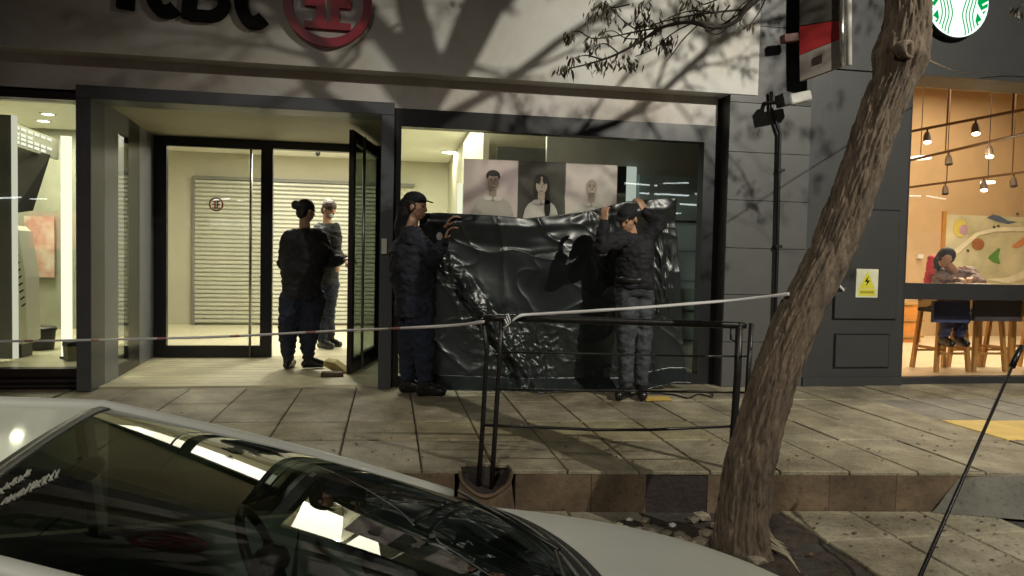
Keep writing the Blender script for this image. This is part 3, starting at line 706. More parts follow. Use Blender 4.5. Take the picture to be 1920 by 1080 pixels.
# box light fixture
c = at(1490, 184, 5.85)
fx = root('wall_floodlight', c, 'small white box lamp on a black bracket below the red projecting sign', 'lamp')
rot = Matrix.Rotation(R(-14), 4, 'Y')
def rbox(cn, dx, dy, dz, R_, name, m, par, bev=.004):
    o = MB().box(-dx, -dy, -dz, dx, dy, dz).build(name, m, None, bevel=bev)
    for v in o.data.vertices: v.co = Vector(cn)+R_.to_3x3() @ v.co
    o.parent = par; o.matrix_parent_inverse = parent_world(par).inverted(); return o
rbox(c+Vector((.03, 0, 0)), .105, .06, .045, rot, 'housing', mat('lamp_white', (.55, .55, .5), .5), fx, .012)
rbox(c+Vector((-.10, .02, -.02)), .035, .07, .055, rot, 'back_box', M['black'], fx)
MB().tube([c+Vector((-.10, .05, -.02)), (c.x-.14, GY, c.z)], .02, 8).build('bracket', M['black'], fx)
# projecting red / white sign with a glossy edge tube
t = root('projecting_sign', at(1540, 60, 5.3), 'red and white box sign projecting from the wall left of the trunk', 'sign')
o0 = at(1497, 150, 5.55); o1 = at(1580, 118, 5.05)
def proj_panel(pxs, Ys, name, m, th=.05):
    c = [at(p[0], p[1], y) for p, y in zip(pxs, Ys)]
    nrm = (c[1]-c[0]).cross(c[3]-c[0]).normalized(); nrm = nrm if nrm.y > 0 else -nrm
    n = 4; bb = MB(); bb.v = [tuple(p) for p in c]+[tuple(p+nrm*th) for p in c]
    bb.f = [(3, 2, 1, 0), (4, 5, 6, 7)]+[(i, (i+1) % 4, 4+(i+1) % 4, 4+i) for i in range(4)]
    return bb.build(name, m, t)
Ys = (5.98, 5.72, 5.72, 5.98)
proj_panel([(1500, 152), (1575, 125), (1574, 74), (1499, 104)], Ys, 'white_band', mat('dim_white', (.28, .25, .22), .5, var=.1))
proj_panel([(1499, 103), (1574, 73), (1573, 38), (1499, 50)], Ys, 'red_band', M['red'])
proj_panel([(1499, 48), (1573, 36), (1573, -160), (1500, -120)], Ys, 'upper_panel', mat('dim_panel', (.07, .065, .055), .5, var=.2))
proj_panel([(1525, 122), (1541, 116), (1541, 102), (1525, 108)], (5.88, 5.82, 5.82, 5.88), 'square_mark', mat('mark_brown', (.05, .035, .03), .5), .012)
bb = MB().tube([at(1580, 124, 5.68), at(1579, 60, 5.68), at(1580, -150, 5.68)], .018, 12); bb.build('glossy_tube', mat('glossy_chrome', (.5, .48, .44), .12, .8), t, smooth=True)
bb = MB().tube([at(1592, 122, 5.66), at(1591, -150, 5.66)], .024, 12); bb.build('edge_post', M['white'], t, smooth=True)
MB().obox(at(1500, -60, 5.5), Vector((at(1500, -60, 5.5).x, GY, at(1500, -60, 5.5).z)), .04, .04).build('arm', M['black'], t)
rw = at(1480, 72, 5.95)
rbox(rw, .07, .04, .035, Matrix.Rotation(R(-10), 4, 'Y'), 'red_lamp_box', mat('dull_red', (.16, .05, .04), .5), t)
# ================================================================= CAFE
cy0 = 6.2; cxl = xof(1697, 450, cy0); cz1 = zof(1800, 142, cy0); csill = zof(1800, 532, cy0); cz0 = .07
cafe = root('cafe', (cxl, cy0, 0), 'warmly lit cafe front at the right end of the street', 'building')
b = MB(); b.box(cxl-.06, cy0-.03, cz0, cxl, cy0+.06, cz1); b.box(cxl-.06, cy0-.03, cz1, 14, cy0+.06, cz1+.06)
b.box(cxl-.06, cy0-.03, 0, 14, cy0+.06, cz0); b.box(cxl, cy0-.03, zof(1800, 562, cy0), 14, cy0+.06, csill)
cf = b.build('window_frame', mat('cafe_frame', (.03, .03, .032), .4), cafe)
MB().box(cxl, cy0+.01, csill, 14, cy0+.02, cz1).build('pane', M['Gc'], cf)
MB().box(cxl, cy0+.01, cz0, 14, cy0+.02, zof(1800, 562, cy0)).build('pane', M['Gc'], cf)
wc = mat('cafe_wall', (.52, .36, .20), .7, var=.08, scale=2)
CB = 10.5; CC = 4.1
MB().box(4.95, CB, 0, 16, CB+.1, CC).build('back_wall', wc, cafe)
MB().box(4.85, cy0+.4, 0, 4.95, CB+.1, CC).build('side_wall', wc, cafe)
MB().box(4.95, cy0+.07, CC, 16, CB, CC+.06).build('ceiling', mat('cafe_ceiling', (.50, .36, .20), .8, var=.1, scale=1.5), cafe)
MB().box(4.95, cy0+.07, -.05, 16, CB, .02).build('floor', mat('cafe_floor', (.75, .64, .45), .3, var=.1, scale=2), cafe)
MB().box(cxl+.0, cy0+.07, csill-.06, 14, cy0+.42, csill-.012).build('counter', mat('counter_wood', (.30, .17, .07), .4, var=.15), cafe)
WC = (1, .85, .62)
# track lighting
tracks = [((1700, 248), (1925, 186), 8.2), ((1700, 302), (1925, 250), 9.0), ((1700, 352), (1925, 322), 10.0)]
spots = [[(1738, 252, 1), (1829, 230, 1)], [(1779, 295, 0), (1855, 286, 1)], [(1773, 352, 0), (1900, 334, 0), (1845, 343, 1)]]
names = ['front', 'middle', 'back']
for k, (p, q_, Yt) in enumerate(tracks):
    a, c = at(*p, Yt), at(*q_, Yt+.0); zt_ = (a.z+c.z)/2
    # a real track rises in the picture because it runs towards the viewer
    c = atz(q_[0], q_[1], a.z) if k == 0 else atz(q_[0], q_[1], a.z)
    if c.y < 6.4 or c.y > 12: c = at(*q_, Yt-1.5); c.z = a.z
    t = root('track_rail', a, 'dark ceiling rail carrying cafe spotlights, the %s of three' % names[k], 'light track', 'spotlight tracks in the cafe')
    MB().obox(a, c+(c-a)*.4, .025, .03).build('rail', mat('track_brown', (.10, .05, .02), .5), t)
    bb = MB()
    for f in (.38, .9): p_ = a.lerp(c, f); bb.tube([p_, (p_.x, p_.y, CC)], .008, 6)
    bb.build('hanger', mat('track_brown', (.10, .05, .02), .5), t)
    for (sx, sy, lit) in spots[k]:
        f = (sx-p[0])/(q_[0]-p[0]); w_ = a.lerp(c, f); # solve for the point of the rail at this column
        best = min((abs((lambda v: 960+F*v.dot(r2)/v.dot(fwd))(a.lerp(c, g/100)-CAM)-sx), g) for g in range(0, 120))[1]/100
        w_ = a.lerp(c, best); sc = w_.y/8.0
        q2 = root('spotlight', w_, ('lit' if lit else 'unlit')+' cafe spotlight hanging on the %s rail %s' % (names[k], {1738: 'near the trunk', 1829: 'right of the one near the trunk', 1779: 'left', 1855: 'right', 1773: 'at its left', 1900: 'at its right', 1845: 'in its middle'}[sx]), 'spotlight', 'cafe spotlights')
        MB().tube([w_, w_+Vector((0, 0, -.05))], .012, 6).tube([w_+Vector((0, 0, -.05)), w_+Vector((0, 0, -.10)), w_+Vector((-.01, -.02, -.17))], [.026, .042, .046], 12).build('head', mat('lamp_brown', (.08, .05, .03), .5), q2)
        if lit:
            MB().ball(w_+Vector((-.01, -.022, -.175)), (.042, .042, .024)).build('bulb', emis('warm_bulb', (1, .88, .65), 12), q2)
            arealight(w_+Vector((-.01, -.02, -.22)), 22, .12, WC, parent=q2)
        else: MB().ball(w_+Vector((-.01, -.022, -.165)), (.038, .038, .016)).build('bulb', M['dgrey'], q2)
arealight((8.0, 8.4, CC-.1), 230, 3.0, WC, parent=cafe, sy=2.6, name='cafe_light')
for k, (px, py) in enumerate(((1726, 298), (1852, 344))):
    c = at(px, py, 8.9)
    q2 = root('pendant_disc', c, ('flat glowing ceiling disc beside the trunk', 'flat glowing ceiling disc at the right of the cafe')[k], 'ceiling light')
    MB().tube([c, c+Vector((0, 0, .03))], .13-.04*k, 20).build('diffuser', emis('warm_disc', (1, .9, .75), 4), q2)
    MB().tube([c+Vector((0, 0, .03)), (c.x, c.y, CC)], .006, 5).build('cord', M['dgrey'], q2)
# mural
mq = root('wall_mural', at(1770, 400, CB), 'pale green framed mural with sea shapes on the cafe back wall', 'mural')
a, c = at(1775, 402, CB-.04), at(2150, 545, CB-.04)
MB().box(a.x, CB-.04, .6, c.x, CB-.01, a.z).build('canvas', mat('mural_ground', (.42, .42, .26), .7, var=.18, scale=1.3, col2=(.66, .60, .40)), mq)
MB().box(a.x-.06, CB-.045, .6, a.x, CB-.005, a.z+.05).build('frame', mat('frame_orange', (.45, .22, .05), .6), mq)
def mblob(pts, name, col, k=1):
    P_ = [at(x, y, CB-.045-.002*k) for x, y in pts]; MB().poly([tuple(p) for p in P_]).build(name, mat('mural_'+name, col, .7, var=.15, scale=5), mq)
def ell(cx_, cy_, rx, ry, a0=0, n=16): return [(cx_+rx*math.cos(2*math.pi*i/n)*math.cos(a0)-ry*math.sin(2*math.pi*i/n)*math.sin(a0), cy_+rx*math.cos(2*math.pi*i/n)*math.sin(a0)+ry*math.sin(2*math.pi*i/n)*math.cos(a0)) for i in range(n)]
mblob(ell(1801, 428, 14, 17), 'yellow_shape', (.6, .5, .12)); mblob(ell(1807, 431, 8, 10), 'violet_shape', (.45, .3, .38), 2)
mblob([(1850, 408), (1862, 402), (1875, 405), (1890, 414), (1908, 416), (1890, 420), (1872, 416), (1858, 411)], 'blue_shape', (.10, .13, .2))
mblob([(1852, 483), (1872, 465), (1876, 466), (1872, 482), (1876, 495), (1862, 492)], 'green_shape', (.10, .26, .05))
mblob(ell(1834, 458, 12, 11), 'brown_shape', (.32, .13, .05)); mblob([(1896, 462), (1920, 444), (1930, 456), (1905, 465)], 'orange_shape', (.6, .25, .10))
mblob([(1780, 476), (1830, 436), (1870, 426), (1960, 425), (1960, 433), (1870, 434), (1836, 441), (1790, 480)], 'white_curve', (.75, .70, .52), 3)
mblob([(1850, 524), (1890, 520), (1925, 505), (1960, 480), (1960, 500), (1920, 522), (1890, 532)], 'white_curve', (.75, .70, .52), 3)
for (x, y) in ((1864, 426), (1908, 401), (1872, 424), (1815, 470)): mblob(ell(x, y, 3, 2.5), 'dark_dot', (.08, .08, .05), 4)
# wall bits
t = root('wall_socket_box', at(1725, 482, CB-.03), 'small pale box on the cafe back wall', 'wall box')
a = at(1725, 480, CB-.03); MB().box(a.x-.05, CB-.05, a.z-.04, a.x+.05, CB-.0, a.z+.03).build('box', M['white'], t)
# bar stools
def stool(x, y, label):
    q_ = root('bar_stool', (x, y, .02), label, 'stool', 'wooden bar stools at the cafe counter')
    MB().box(x-.18, y-.17, .66, x+.18, y+.17, .70).build('seat', M['dgrey'], q_, bevel=.012)
    for sx in (-1, 1):
        for sy in (-1, 1): MB().obox((x+sx*.15, y+sy*.14, .66), (x+sx*.20, y+sy*.18, .02), .04, .04).build('leg', M['wood'], q_)
    for z in (.22,):
        for s_ in (-1, 1):
            MB().obox((x-.18, y+s_*.165, z), (x+.18, y+s_*.165, z), .03, .022).build('rung', M['wood'], q_); MB().obox((x+s_*.18, y-.15, z+.05), (x+s_*.18, y+.15, z+.05), .022, .03).build('rung', M['wood'], q_)
    MB().box(x-.17, y+.15, .70, x+.17, y+.175, .95).build('backrest', M['wood'], q_, bevel=.006)
for k, px in enumerate((1762, 1830, 1895, 1965)):
    a = atz(px, 690, .02); stool(xof(px, 690, 6.95), 6.95, ('wooden bar stool under the seated reader', 'wooden bar stool just right of the seated reader', 'wooden bar stool third from the trunk', 'wooden bar stool at the right picture edge')[k])
ca, cb = xof(1822, 600, 6.5), 14
MB().box(ca, 6.46, .60, cb, 6.50, csill-.062).build('reflection_band', mat('reflection_band', (.10, .09, .10), .4, var=.25, scale=3), cafe)  # dark panel added in place of the grey reflection in the lower glass
for k in range(4): MB().box(ca+.55+k*.62, 6.44, .60, ca+.58+k*.62, 6.459, csill-.062).build('counter_batten', M['wood'], cafe)
MB().box(xof(1745, 600, 6.56), 6.52, .58, ca-.01, 6.56, .80).build('blue_cloth_panel', mat('blue_panel_cloth', (.06, .08, .2), .8, var=.3), cafe)
# shelving low left in cafe
t = root('shelf_unit', at(1706, 640, 9.5), 'narrow wooden shelf unit with orange boxes behind the left edge of the cafe glass', 'shelf')
a, c = at(1694, 570, 9.6), at(1722, 660, 9.6)
for k in range(4): z = a.z-(a.z-c.z)*k/3; MB().box(a.x-.3, 9.5, z-.015, c.x, 9.9, z+.015).build('shelf', M['wood'], t)
for k in range(3): z = a.z-(a.z-c.z)*(k+1)/3; MB().box(a.x-.2, 9.52, z+.016, c.x-.04, 9.8, z+.016+.2).build('box', mat('orange_box', (.6, .25, .06), .5, var=.3, scale=3), t)
# round cafe sign
SYc = GY-.10
sc_ = at(1796, 3, SYc); sr = 59/F*(SYc/math.cos(R(30)))*.92
sr = (at(1855, 3, SYc)-at(1738, 3, SYc)).length/2
t = root('round_cafe_sign', sc_, 'glowing round green and white cafe sign cut off by the picture top', 'sign')
gm = emis('glow_green', (.0, .38, .08), 1.0); wm = emis('glow_white', (.80, 1, .88), 1.5)
MB().tube([(sc_.x, GY-.012, sc_.z), (sc_.x, SYc+.004, sc_.z)], sr, 56).build('box', M['cblk'], t)
ngon = lambda r_, y_: [(sc_.x+r_*math.cos(2*math.pi*i/56), y_, sc_.z+r_*math.sin(2*math.pi*i/56)) for i in range(56)]
MB().poly(ngon(sr*.99, SYc)).build('face', wm, t)
for s_ in (-1, 1):
    for k in range(4):   # wavy lines
        bb = MB(); pts = []
        for i in range(26):
            v = -.98+1.5*i/25; u = s_*(.22+.105*k+.055*math.sin(v*6.2+.6)*(1-.05*k)+.0)
            if u*u+v*v < .94: pts.append((sc_.x+u*sr, sc_.z+v*sr))
        if len(pts) > 2: stroke(bb, pts, sr*.034, SYc-.004, SYc-.001); bb.build('wavy_line', gm, t)
    bb = MB()  # green field beside the tails
    bb.poly([(sc_.x+s_*u*sr, SYc-.003, sc_.z+v*sr) for u, v in ((.66, .3), (.97, .2), (.96, -.1), (.84, -.30), (.70, -.12), (.62, .0))]); bb.build('green_field', gm, t)
    bb = MB(); bb.poly([(sc_.x+s_*u*sr, SYc-.003, sc_.z+v*sr) for u, v in ((.63, -.26), (.78, -.44), (.66, -.66), (.58, -.5))]); bb.build('green_field', gm, t)
    for k in range(5):
        v0 = .06-.17*k; bb = MB(); uu = math.sqrt(max(.05, .93-v0*v0)); stroke(bb, [(sc_.x+s_*sr*uu, sc_.z+v0*sr), (sc_.x+s_*sr*(uu-.18), sc_.z+(v0-.10)*sr)], sr*.05, SYc-.008, SYc-.004); bb.build('scallop', wm, t)
# ================================================================= TREE
tree = root('street_tree', atz(1392, 1035, LZ), 'leaning street tree with deeply ridged bark beside the kerb', 'tree')
TY = 3.08
tp = [(1394, 1060, 128), (1394, 1035, 108), (1393, 990, 100), (1398, 940, 98), (1404, 880, 97), (1425, 800, 92), (1452, 711, 86), (1478, 640, 86), (1512, 589-25, 84), (1560, 467, 82), (1606, 345, 82), (1642, 240, 84), (1676, 150, 84), (1688, 108, 108), (1698, 60, 92), (1703, 0, 80)]
tc_ = [(at(x, y, TY), w_/F*TY*.5*1.0) for x, y, w_ in tp]
ext = [(Vector((2.38, 3.08, 2.75)), .085), (Vector((2.48, 3.1, 3.3)), .08), (Vector((2.52, 3.12, 3.75)), .085)]
cpts = [c[0] for c in tc_]+[e[0] for e in ext]; crs = [c[1] for c in tc_]+[e[1] for e in ext]
# resample
def resample(P_, Rr, n):
    L_ = [0]
    for i in range(1, len(P_)): L_.append(L_[-1]+(P_[i]-P_[i-1]).length)
    out = []
    for k in range(n+1):
        s_ = L_[-1]*k/n; i = max(0, min(len(P_)-2, next((j-1 for j in range(1, len(L_)) if L_[j] >= s_), len(P_)-2)))
        f = (s_-L_[i])/max(1e-6, L_[i+1]-L_[i]); f = max(0, min(1, f))
        i0, i3 = max(0, i-1), min(len(P_)-1, i+2)
        m0 = (P_[i+1]-P_[i0])*.5; m1 = (P_[i3]-P_[i])*.5
        h = P_[i]*(2*f**3-3*f*f+1)+m0*(f**3-2*f*f+f)+P_[i+1]*(-2*f**3+3*f*f)+m1*(f**3-f*f)
        out.append((h, Rr[i]+(Rr[i+1]-Rr[i])*f, s_))
    return out
rs_ = resample(cpts, crs, 620); nseg = 170
b = MB(); axis = Vector((1, 0, 0))
for i, (p, r_, s_) in enumerate(rs_):
    d_ = (rs_[min(i+1, len(rs_)-1)][0]-rs_[max(i-1, 0)][0]).normalized()
    a_ = (axis-d_*axis.dot(d_)).normalized(); c_ = d_.cross(a_)
    flare = math.exp(-s_/.16)
    for k in range(nseg):
        t = 2*math.pi*k/nseg
        ux, uy = math.cos(t), math.sin(t)
        wz = noise.noise(Vector((ux*2.5, uy*2.5, s_*4)))*.9; wx_ = noise.noise(Vector((ux*3, uy*3, s_*2.2+9)))*.55
        dd_, _pp = noise.voronoi(Vector((ux*5.2+wx_, uy*5.2-wx_, s_*5.2+wz)))
        cr2 = min(1, max(0, (dd_[1]-dd_[0])/.42)); cr2 = cr2*cr2*(3-2*cr2)
        dd2, _pp = noise.voronoi(Vector((ux*9+wx_, uy*9, s_*22+wz*2))); c3 = min(1, (dd2[1]-dd2[0])/.4)
        dr_ = .0115*cr2-.007+.003*c3+.003*noise.noise(Vector((ux*22, uy*22, s_*30)))+.008*noise.noise(Vector((ux*1.5, uy*1.5, s_*2.5)))
        root_ = flare*.05*(.5+.5*math.sin(t*5+1.3))
        kn = math.exp(-((s_-3.02)**2)/.006)*0
        b.v.append(tuple(p+(a_*ux+c_*uy)*(r_+dr_+root_)))
for i in range(len(rs_)-1):
    for k in range(nseg):
        a0 = i*nseg+k; a1 = i*nseg+(k+1) % nseg; b.f.append((a0, a1, a1+nseg, a0+nseg))
b.build('trunk', M['bark'], tree, smooth=True)
kc = at(1703, 93, TY-.115)
b = MB()
for i in range(24):
    t = 2*math.pi*i/24
    for rr, yy in ((.055, .03), (.046, -.012), (.03, -.012), (.014, .02)): b.v.append((kc.x+rr*math.cos(t)*1.15, kc.y+yy+.02*math.cos(t), kc.z+rr*math.sin(t)*.9))
for i in range(24):
    j = (i+1) % 24
    for k in range(3): b.f.append((i*4+k, i*4+k+1, j*4+k+1, j*4+k))
b.build('knot_rim', M['bark'], tree, smooth=True)
MB().ball(kc+Vector((0, .015, 0)), (.022, .012, .016)).build('knot_hole', M['black'], tree, smooth=True)
# limbs
def limb(p0, p1, r0, r1, sag=0, n=9, jit=.04, seed=0):
    P_ = []; 
    for i in range(n+1):
        f = i/n; p = Vector(p0).lerp(Vector(p1), f); p.z -= sag*f*f
        if 0 < i: p += Vector((noise.noise(Vector((seed, f*3, 0))), noise.noise(Vector((seed, f*3, 5))), noise.noise(Vector((seed, f*3, 9)))))*jit*3*f
        P_.append(p)
    return P_, [r0+(r1-r0)*i/n for i in range(n+1)]
twb = MB(); lfb = MB(); lfr = MB()
def leaves(p, n=10, s=.055, spread=.03):
    for i in range(n):
        tgt = lfb if random.random() < .75 else lfr
        o_ = Vector((random.gauss(0, spread), random.gauss(0, spread), random.gauss(0, spread*.6))); q_ = p+o_
        dn = Vector((random.gauss(0, .45), random.gauss(0, .45), -1)).normalized(); L_ = s*random.uniform(.6, 1.4); sd = dn.cross(Vector((random.gauss(0, 1), random.gauss(0, 1), 0)).normalized()).normalized()*L_*.13
        tgt.poly([q_, q_+dn*L_*.45+sd, q_+dn*L_, q_+dn*L_*.45-sd])
def twig(p0, dirn, L_, r_, depth, seed):
    p1 = p0+dirn*L_; P_, Rr = limb(p0, p1, r_, r_*.45, .12*L_, 6, .06*L_, seed); twb.tube(P_, Rr, 5)
    if depth == 0:
        leaves(P_[-1], random.randint(6, 14)); 
        if random.random() < .5: leaves(P_[3], 5)
        return
    for k in range(random.randint(2, 3)):
        i = random.randint(2, 6); nd = (dirn+Vector((random.gauss(0, .5), random.gauss(0, .5), random.gauss(0, .35)))).normalized()
        twig(P_[i], nd, L_*random.uniform(.55, .8), Rr[i]*.7, depth-1, seed*3+k)
fork = ext[-1][0]
limbs = [(fork, fork+Vector((-.75, .3, 1.5)), .07, .035), (fork, fork+Vector((.9, -.2, 1.4)), .065, .03), (fork, fork+Vector((.15, .75, 1.5)), .055, .028), (fork, fork+Vector((-.35, -.9, 1.3)), .055, .025), (fork-Vector((0, 0, .35)), fork+Vector((-1.25, .35, .35)), .05, .02), (fork-Vector((0, 0, .5)), Vector((4.35, 3.3, 4.15)), .035, .012), (fork-Vector((0, 0, .1)), Vector((3.9, 3.0, 4.6)), .03, .012)]
for k, (p0, p1, r0, r1) in enumerate(limbs):
    P_, Rr = limb(p0, p1, r0, r1, -.1, 10, .06, k*1.7+.3); lb = MB().tube(P_, Rr, 10); lb.build('limb', M['bark'], tree, smooth=True)
    for j in range({5: 16, 6: 12}.get(k, 9)):
        i = random.randint(3, 10); dd = ((p1-p0).normalized()*.6+Vector((random.gauss(0, .6), random.gauss(0, .6), random.gauss(0, .45)))).normalized()
        twig(P_[i], dd, random.uniform(.45, .8), Rr[i]*.45, 2, k*10+j)
# the low branch that hangs into view (real position in front of the fascia)
BYd = 4.3
def vb(pts, r0, r1, Y0=4.3, Y1=4.3): 
    P_ = [at(x, y, Y0+(Y1-Y0)*i/(len(pts)-1)) for i, (x, y) in enumerate(pts)]; rr = [r0+(r1-r0)*i/(len(pts)-1) for i in range(len(pts))]
    Q = resample(P_, rr, len(pts)*4); twb.tube([q[0] for q in Q], [q[1] for q in Q], 6); return Q
main = vb([(1500, -60), (1445, -25), (1402, 12), (1380, 40), (1340, 52), (1290, 42), (1240, 52), (1200, 78), (1160, 100), (1130, 112), (1095, 122), (1068, 128)], .016, .004, 3.9, 4.4)
s1 = vb([(1395, 18), (1350, 22), (1290, 30), (1245, 40), (1215, 50)], .008, .003, 4.2, 4.3)
s2 = vb([(1340, 52), (1300, 40), (1260, 48), (1200, 58), (1150, 68), (1110, 72), (1085, 58), (1070, 62)], .007, .003, 4.25, 4.5)
s3 = vb([(1310, 45), (1280, 75), (1262, 100), (1250, 115)], .005, .002, 4.25, 4.3)
s4 = vb([(1400, 15), (1365, 40), (1330, 58), (1318, 48)], .008, .004, 4.1, 4.2)
s5 = vb([(1402, 12), (1392, 30), (1386, 46)], .008, .003, 4.1, 4.0)
s6 = vb([(1200, 60), (1170, 40), (1150, 20), (1130, 10)], .005, .002, 4.4, 4.5)
s7 = vb([(1230, 55), (1215, 85), (1205, 100)], .004, .002, 4.3, 4.3)
s8 = vb([(1430, -10), (1400, -2), (1360, -6), (1320, 8), (1300, -4)], .008, .003, 4.1, 4.1)
for pts_ in ([(1445, -25), (1425, 20), (1405, 48)], [(1440, -20), (1390, 10), (1352, 62), (1322, 58)], [(1345, 25), (1300, 20), (1262, 30), (1235, 44)], [(1300, 42), (1262, 62), (1225, 92), (1190, 106)], [(1240, 52), (1215, 70), (1175, 72), (1150, 58), (1128, 62)], [(1160, 100), (1135, 82), (1112, 88)], [(1130, 112), (1100, 104), (1078, 108)], [(1180, 8), (1150, 14), (1128, 4)], [(1330, -20), (1290, -8), (1235, -6), (1205, 12)], [(1368, 10), (1352, 34), (1372, 44)]): vb(pts_, .0055, .002, 4.15, 4.4)
for (x, y, n, sp_) in ((1405, 48, 5, .012), (1128, 62, 12, .025), (1112, 88, 12, .022), (1078, 108, 12, .02), (1128, 4, 16, .03), (1205, 12, 18, .03), (1068, 66, 14, .02), (1060, 128, 22, .025), (1130, 112, 26, .03), (1175, 110, 26, .035), (1205, 40, 24, .035), (1225, 45, 20, .03), (1200, 62, 14, .03), (1205, 75, 14, .03), (1250, 75, 24, .025), (1245, 85, 8, .02), (1135, 18, 20, .03), (1108, 30, 10, .03), (1150, 42, 8, .02), (1310, 20, 22, .035), (1330, 12, 18, .03), (1290, 5, 14, .03), (1265, 35, 8, .02), (1385, 45, 4, .01), (1190, 118, 8, .02), (1110, 75, 10, .02)):
    leaves(at(x, y, 4.32), int(n*1.7), .055, sp_*1.15)
twb.build('twig', mat('twig_bark', (.035, .028, .02), .9, var=.4, scale=20), tree, smooth=True, kind='stuff')
lfb.build('foliage', M['leaf'], tree, kind='stuff'); lfr.build('foliage', M['leafr'], tree, kind='stuff')
# thin roots at the foot
rp = atz(1445, 1030, LZ)
b = MB()
for k in range(7):
    p0 = at(1430+random.uniform(-6, 6), 975+k*7, TY-.08); b.tube([p0, atz(1452+k*4, 1012+k*5, LZ+.02), atz(1470+k*5, 1020+k*9, LZ)], [.008, .006, .003], 5)
b.build('surface_root', mat('pale_root', (.28, .24, .17), .8, var=.3), tree, smooth=True)
# rubble round the tree
random.seed(21)
spots_ = [(1160, 985, .03), (1172, 990, .02), (1200, 992, .025), (1225, 995, .05), (1250, 1000, .035), (1275, 1002, .03), (1262, 985, .02), (1280, 1012, .05), (1312, 1018, .055), (1318, 1038, .03), (1295, 1038, .03), (1300, 975, .035), (1318, 968, .045), (1325, 1000, .035), (1340, 1045, .03), (1285, 1030, .03), (1240, 1012, .03), (1420, 1050, .04), (1432, 1040, .03), (1455, 1030, .025), (1300, 1055, .025), (1400, 1062, .035), (1345, 985, .03), (1210, 975, .03), (1180, 975, .02)]
for (x, y, s_) in spots_:
    c = atz(x, y, LZ+s_*.4); b = bmesh.new(); bmesh.ops.create_icosphere(b, subdivisions=1, radius=s_)
    for v in b.verts: v.co = Vector((v.co.x*random.uniform(.8, 1.5), v.co.y*random.uniform(.7, 1.1), v.co.z*random.uniform(.45, .75)))
    me = bpy.data.meshes.new('mesh'); b.to_mesh(me); b.free()
    bright = s_ < .022
    o = link('rubble_stone', me, M['tape'] if bright else M['rub']); o.location = c
    o['label'] = 'broken chunk of rubble lying in the soil between the car bonnet and the trunk'; o['category'] = 'stone'; o['group'] = 'rubble in the tree pit'
# stone wedge at the door
c = [atz(610, 705, .013), atz(660, 712, .013), atz(650, 697, .013)]
dn = root('broken_slab', c[0], 'yellowish broken slab propped against the foot of the open door', 'slab')
P_ = [at(607, 677, 7.05), at(625, 680, 7.0), at(656, 702, 6.95), at(652, 712, 6.9), at(640, 706, 6.9), at(606, 686, 7.0)]
bb = MB(); bb.v = [tuple(p) for p in P_]+[tuple(p+Vector((.03, .16, .01))) for p in P_]; n = 6
bb.f = [tuple(range(n))[::-1], tuple(range(n, 2*n))]+[(i, (i+1) % n, n+(i+1) % n, n+i) for i in range(n)]
bb.build('piece', M['stoney'], dn, bevel=.004)
bb = MB(); q_ = atz(618, 706, .013); bb.box(q_.x-.08, q_.y-.03, .013, q_.x+.12, q_.y+.1, .05); bb.build('chip', mat('brown_stone', (.09, .06, .035), .8), dn, bevel=.008)
# ================================================================= RAILING
rl = root('metal_railing', atz(915, 915, -.1), 'low black metal railing standing at the kerb in front of the plastic sheet', 'railing')
def yk(px): return kerbY(at(px, 880, 3.7).x)+.045
def K(px, py, off=0): return at(px, py, yk(px)+off)
bb = MB().tube([K(906, 597), K(948, 596), K(1150, 602), K(1385, 610), K(1398, 610)], .0195, 10); bb.build('top_rail', M['bmet'], rl, smooth=True)
for pts in ([K(940, 592), K(936, 680), K(929, 800), K(921, 925)], [K(905, 597, .02), K(913, 660, .03), K(911, 690, .03), K(905, 800, .03), K(896, 925, .03)]): MB().tube(pts, .0135, 8).build('post', M['bmet'], rl, smooth=True)
for pts, r_ in (([K(1386, 606), K(1383, 700), K(1372, 860), K(1368, 900)], .021), ([K(1409, 606, -.03), K(1402, 720, -.03), K(1392, 860, -.03), K(1390, 905, -.03)], .014)): MB().tube(pts, r_, 8).build('post', M['bmet'], rl, smooth=True)
for pts, r_ in (([K(928, 660), K(1150, 664), K(1306, 668), K(1400, 668)], .0055), ([K(925, 730), K(1150, 733), K(1395, 736)], .0065), ([K(906, 797), K(1010, 801), K(1120, 806), K(1220, 806), K(1375, 799)], .0085)): MB().tube(pts, r_, 6).build('rail', M['bmet'], rl, smooth=True)
bb = MB().tube([K(1372, 612), K(1371, 636), K(1380, 640), K(1385, 632)], .009, 6); bb.build('hook', M['bmet'], rl, smooth=True)
# ================================================================= TAPE
tk = root('barrier_tape', K(940, 598), 'white barrier tape with red marks tied to the railing and trunk', 'tape')
def ribbon(pts, hw, name, m, tw=1.5, thick=.0008):
    Q = resample(pts, [hw]*len(pts), 90); b = MB()
    for i, (p, h_, s_) in enumerate(Q):
        ang = math.sin(s_*tw)*.5+noise.noise(Vector((s_*3, 0, 0)))*.7; w_ = Vector((0, math.sin(ang), math.cos(ang)))*h_*(1+.3*noise.noise(Vector((s_*9, 3, 0))))
        b.v += [tuple(p+w_), tuple(p-w_)]
    for i in range(len(Q)-1): b.f.append((2*i, 2*i+1, 2*i+3, 2*i+2))
    o = b.build(name, m, tk, smooth=True); md = o.modifiers.new('s', 'SOLIDIFY'); md.thickness = thick; return o
tm = bpy.data.materials.new('printed_tape'); tm.use_nodes = True
_t = tm.node_tree; _b = _t.nodes['Principled BSDF']; _b.inputs['Roughness'].default_value = .35
_c = _t.nodes.new('ShaderNodeTexCoord'); _s = _t.nodes.new('ShaderNodeSeparateXYZ'); _w = _t.nodes.new('ShaderNodeMath'); _w.operation = 'MULTIPLY'; _w.inputs[1].default_value = 1.9
_f = _t.nodes.new('ShaderNodeMath'); _f.operation = 'FRACT'; _g = _t.nodes.new('ShaderNodeMath'); _g.operation = 'LESS_THAN'; _g.inputs[1].default_value = .13
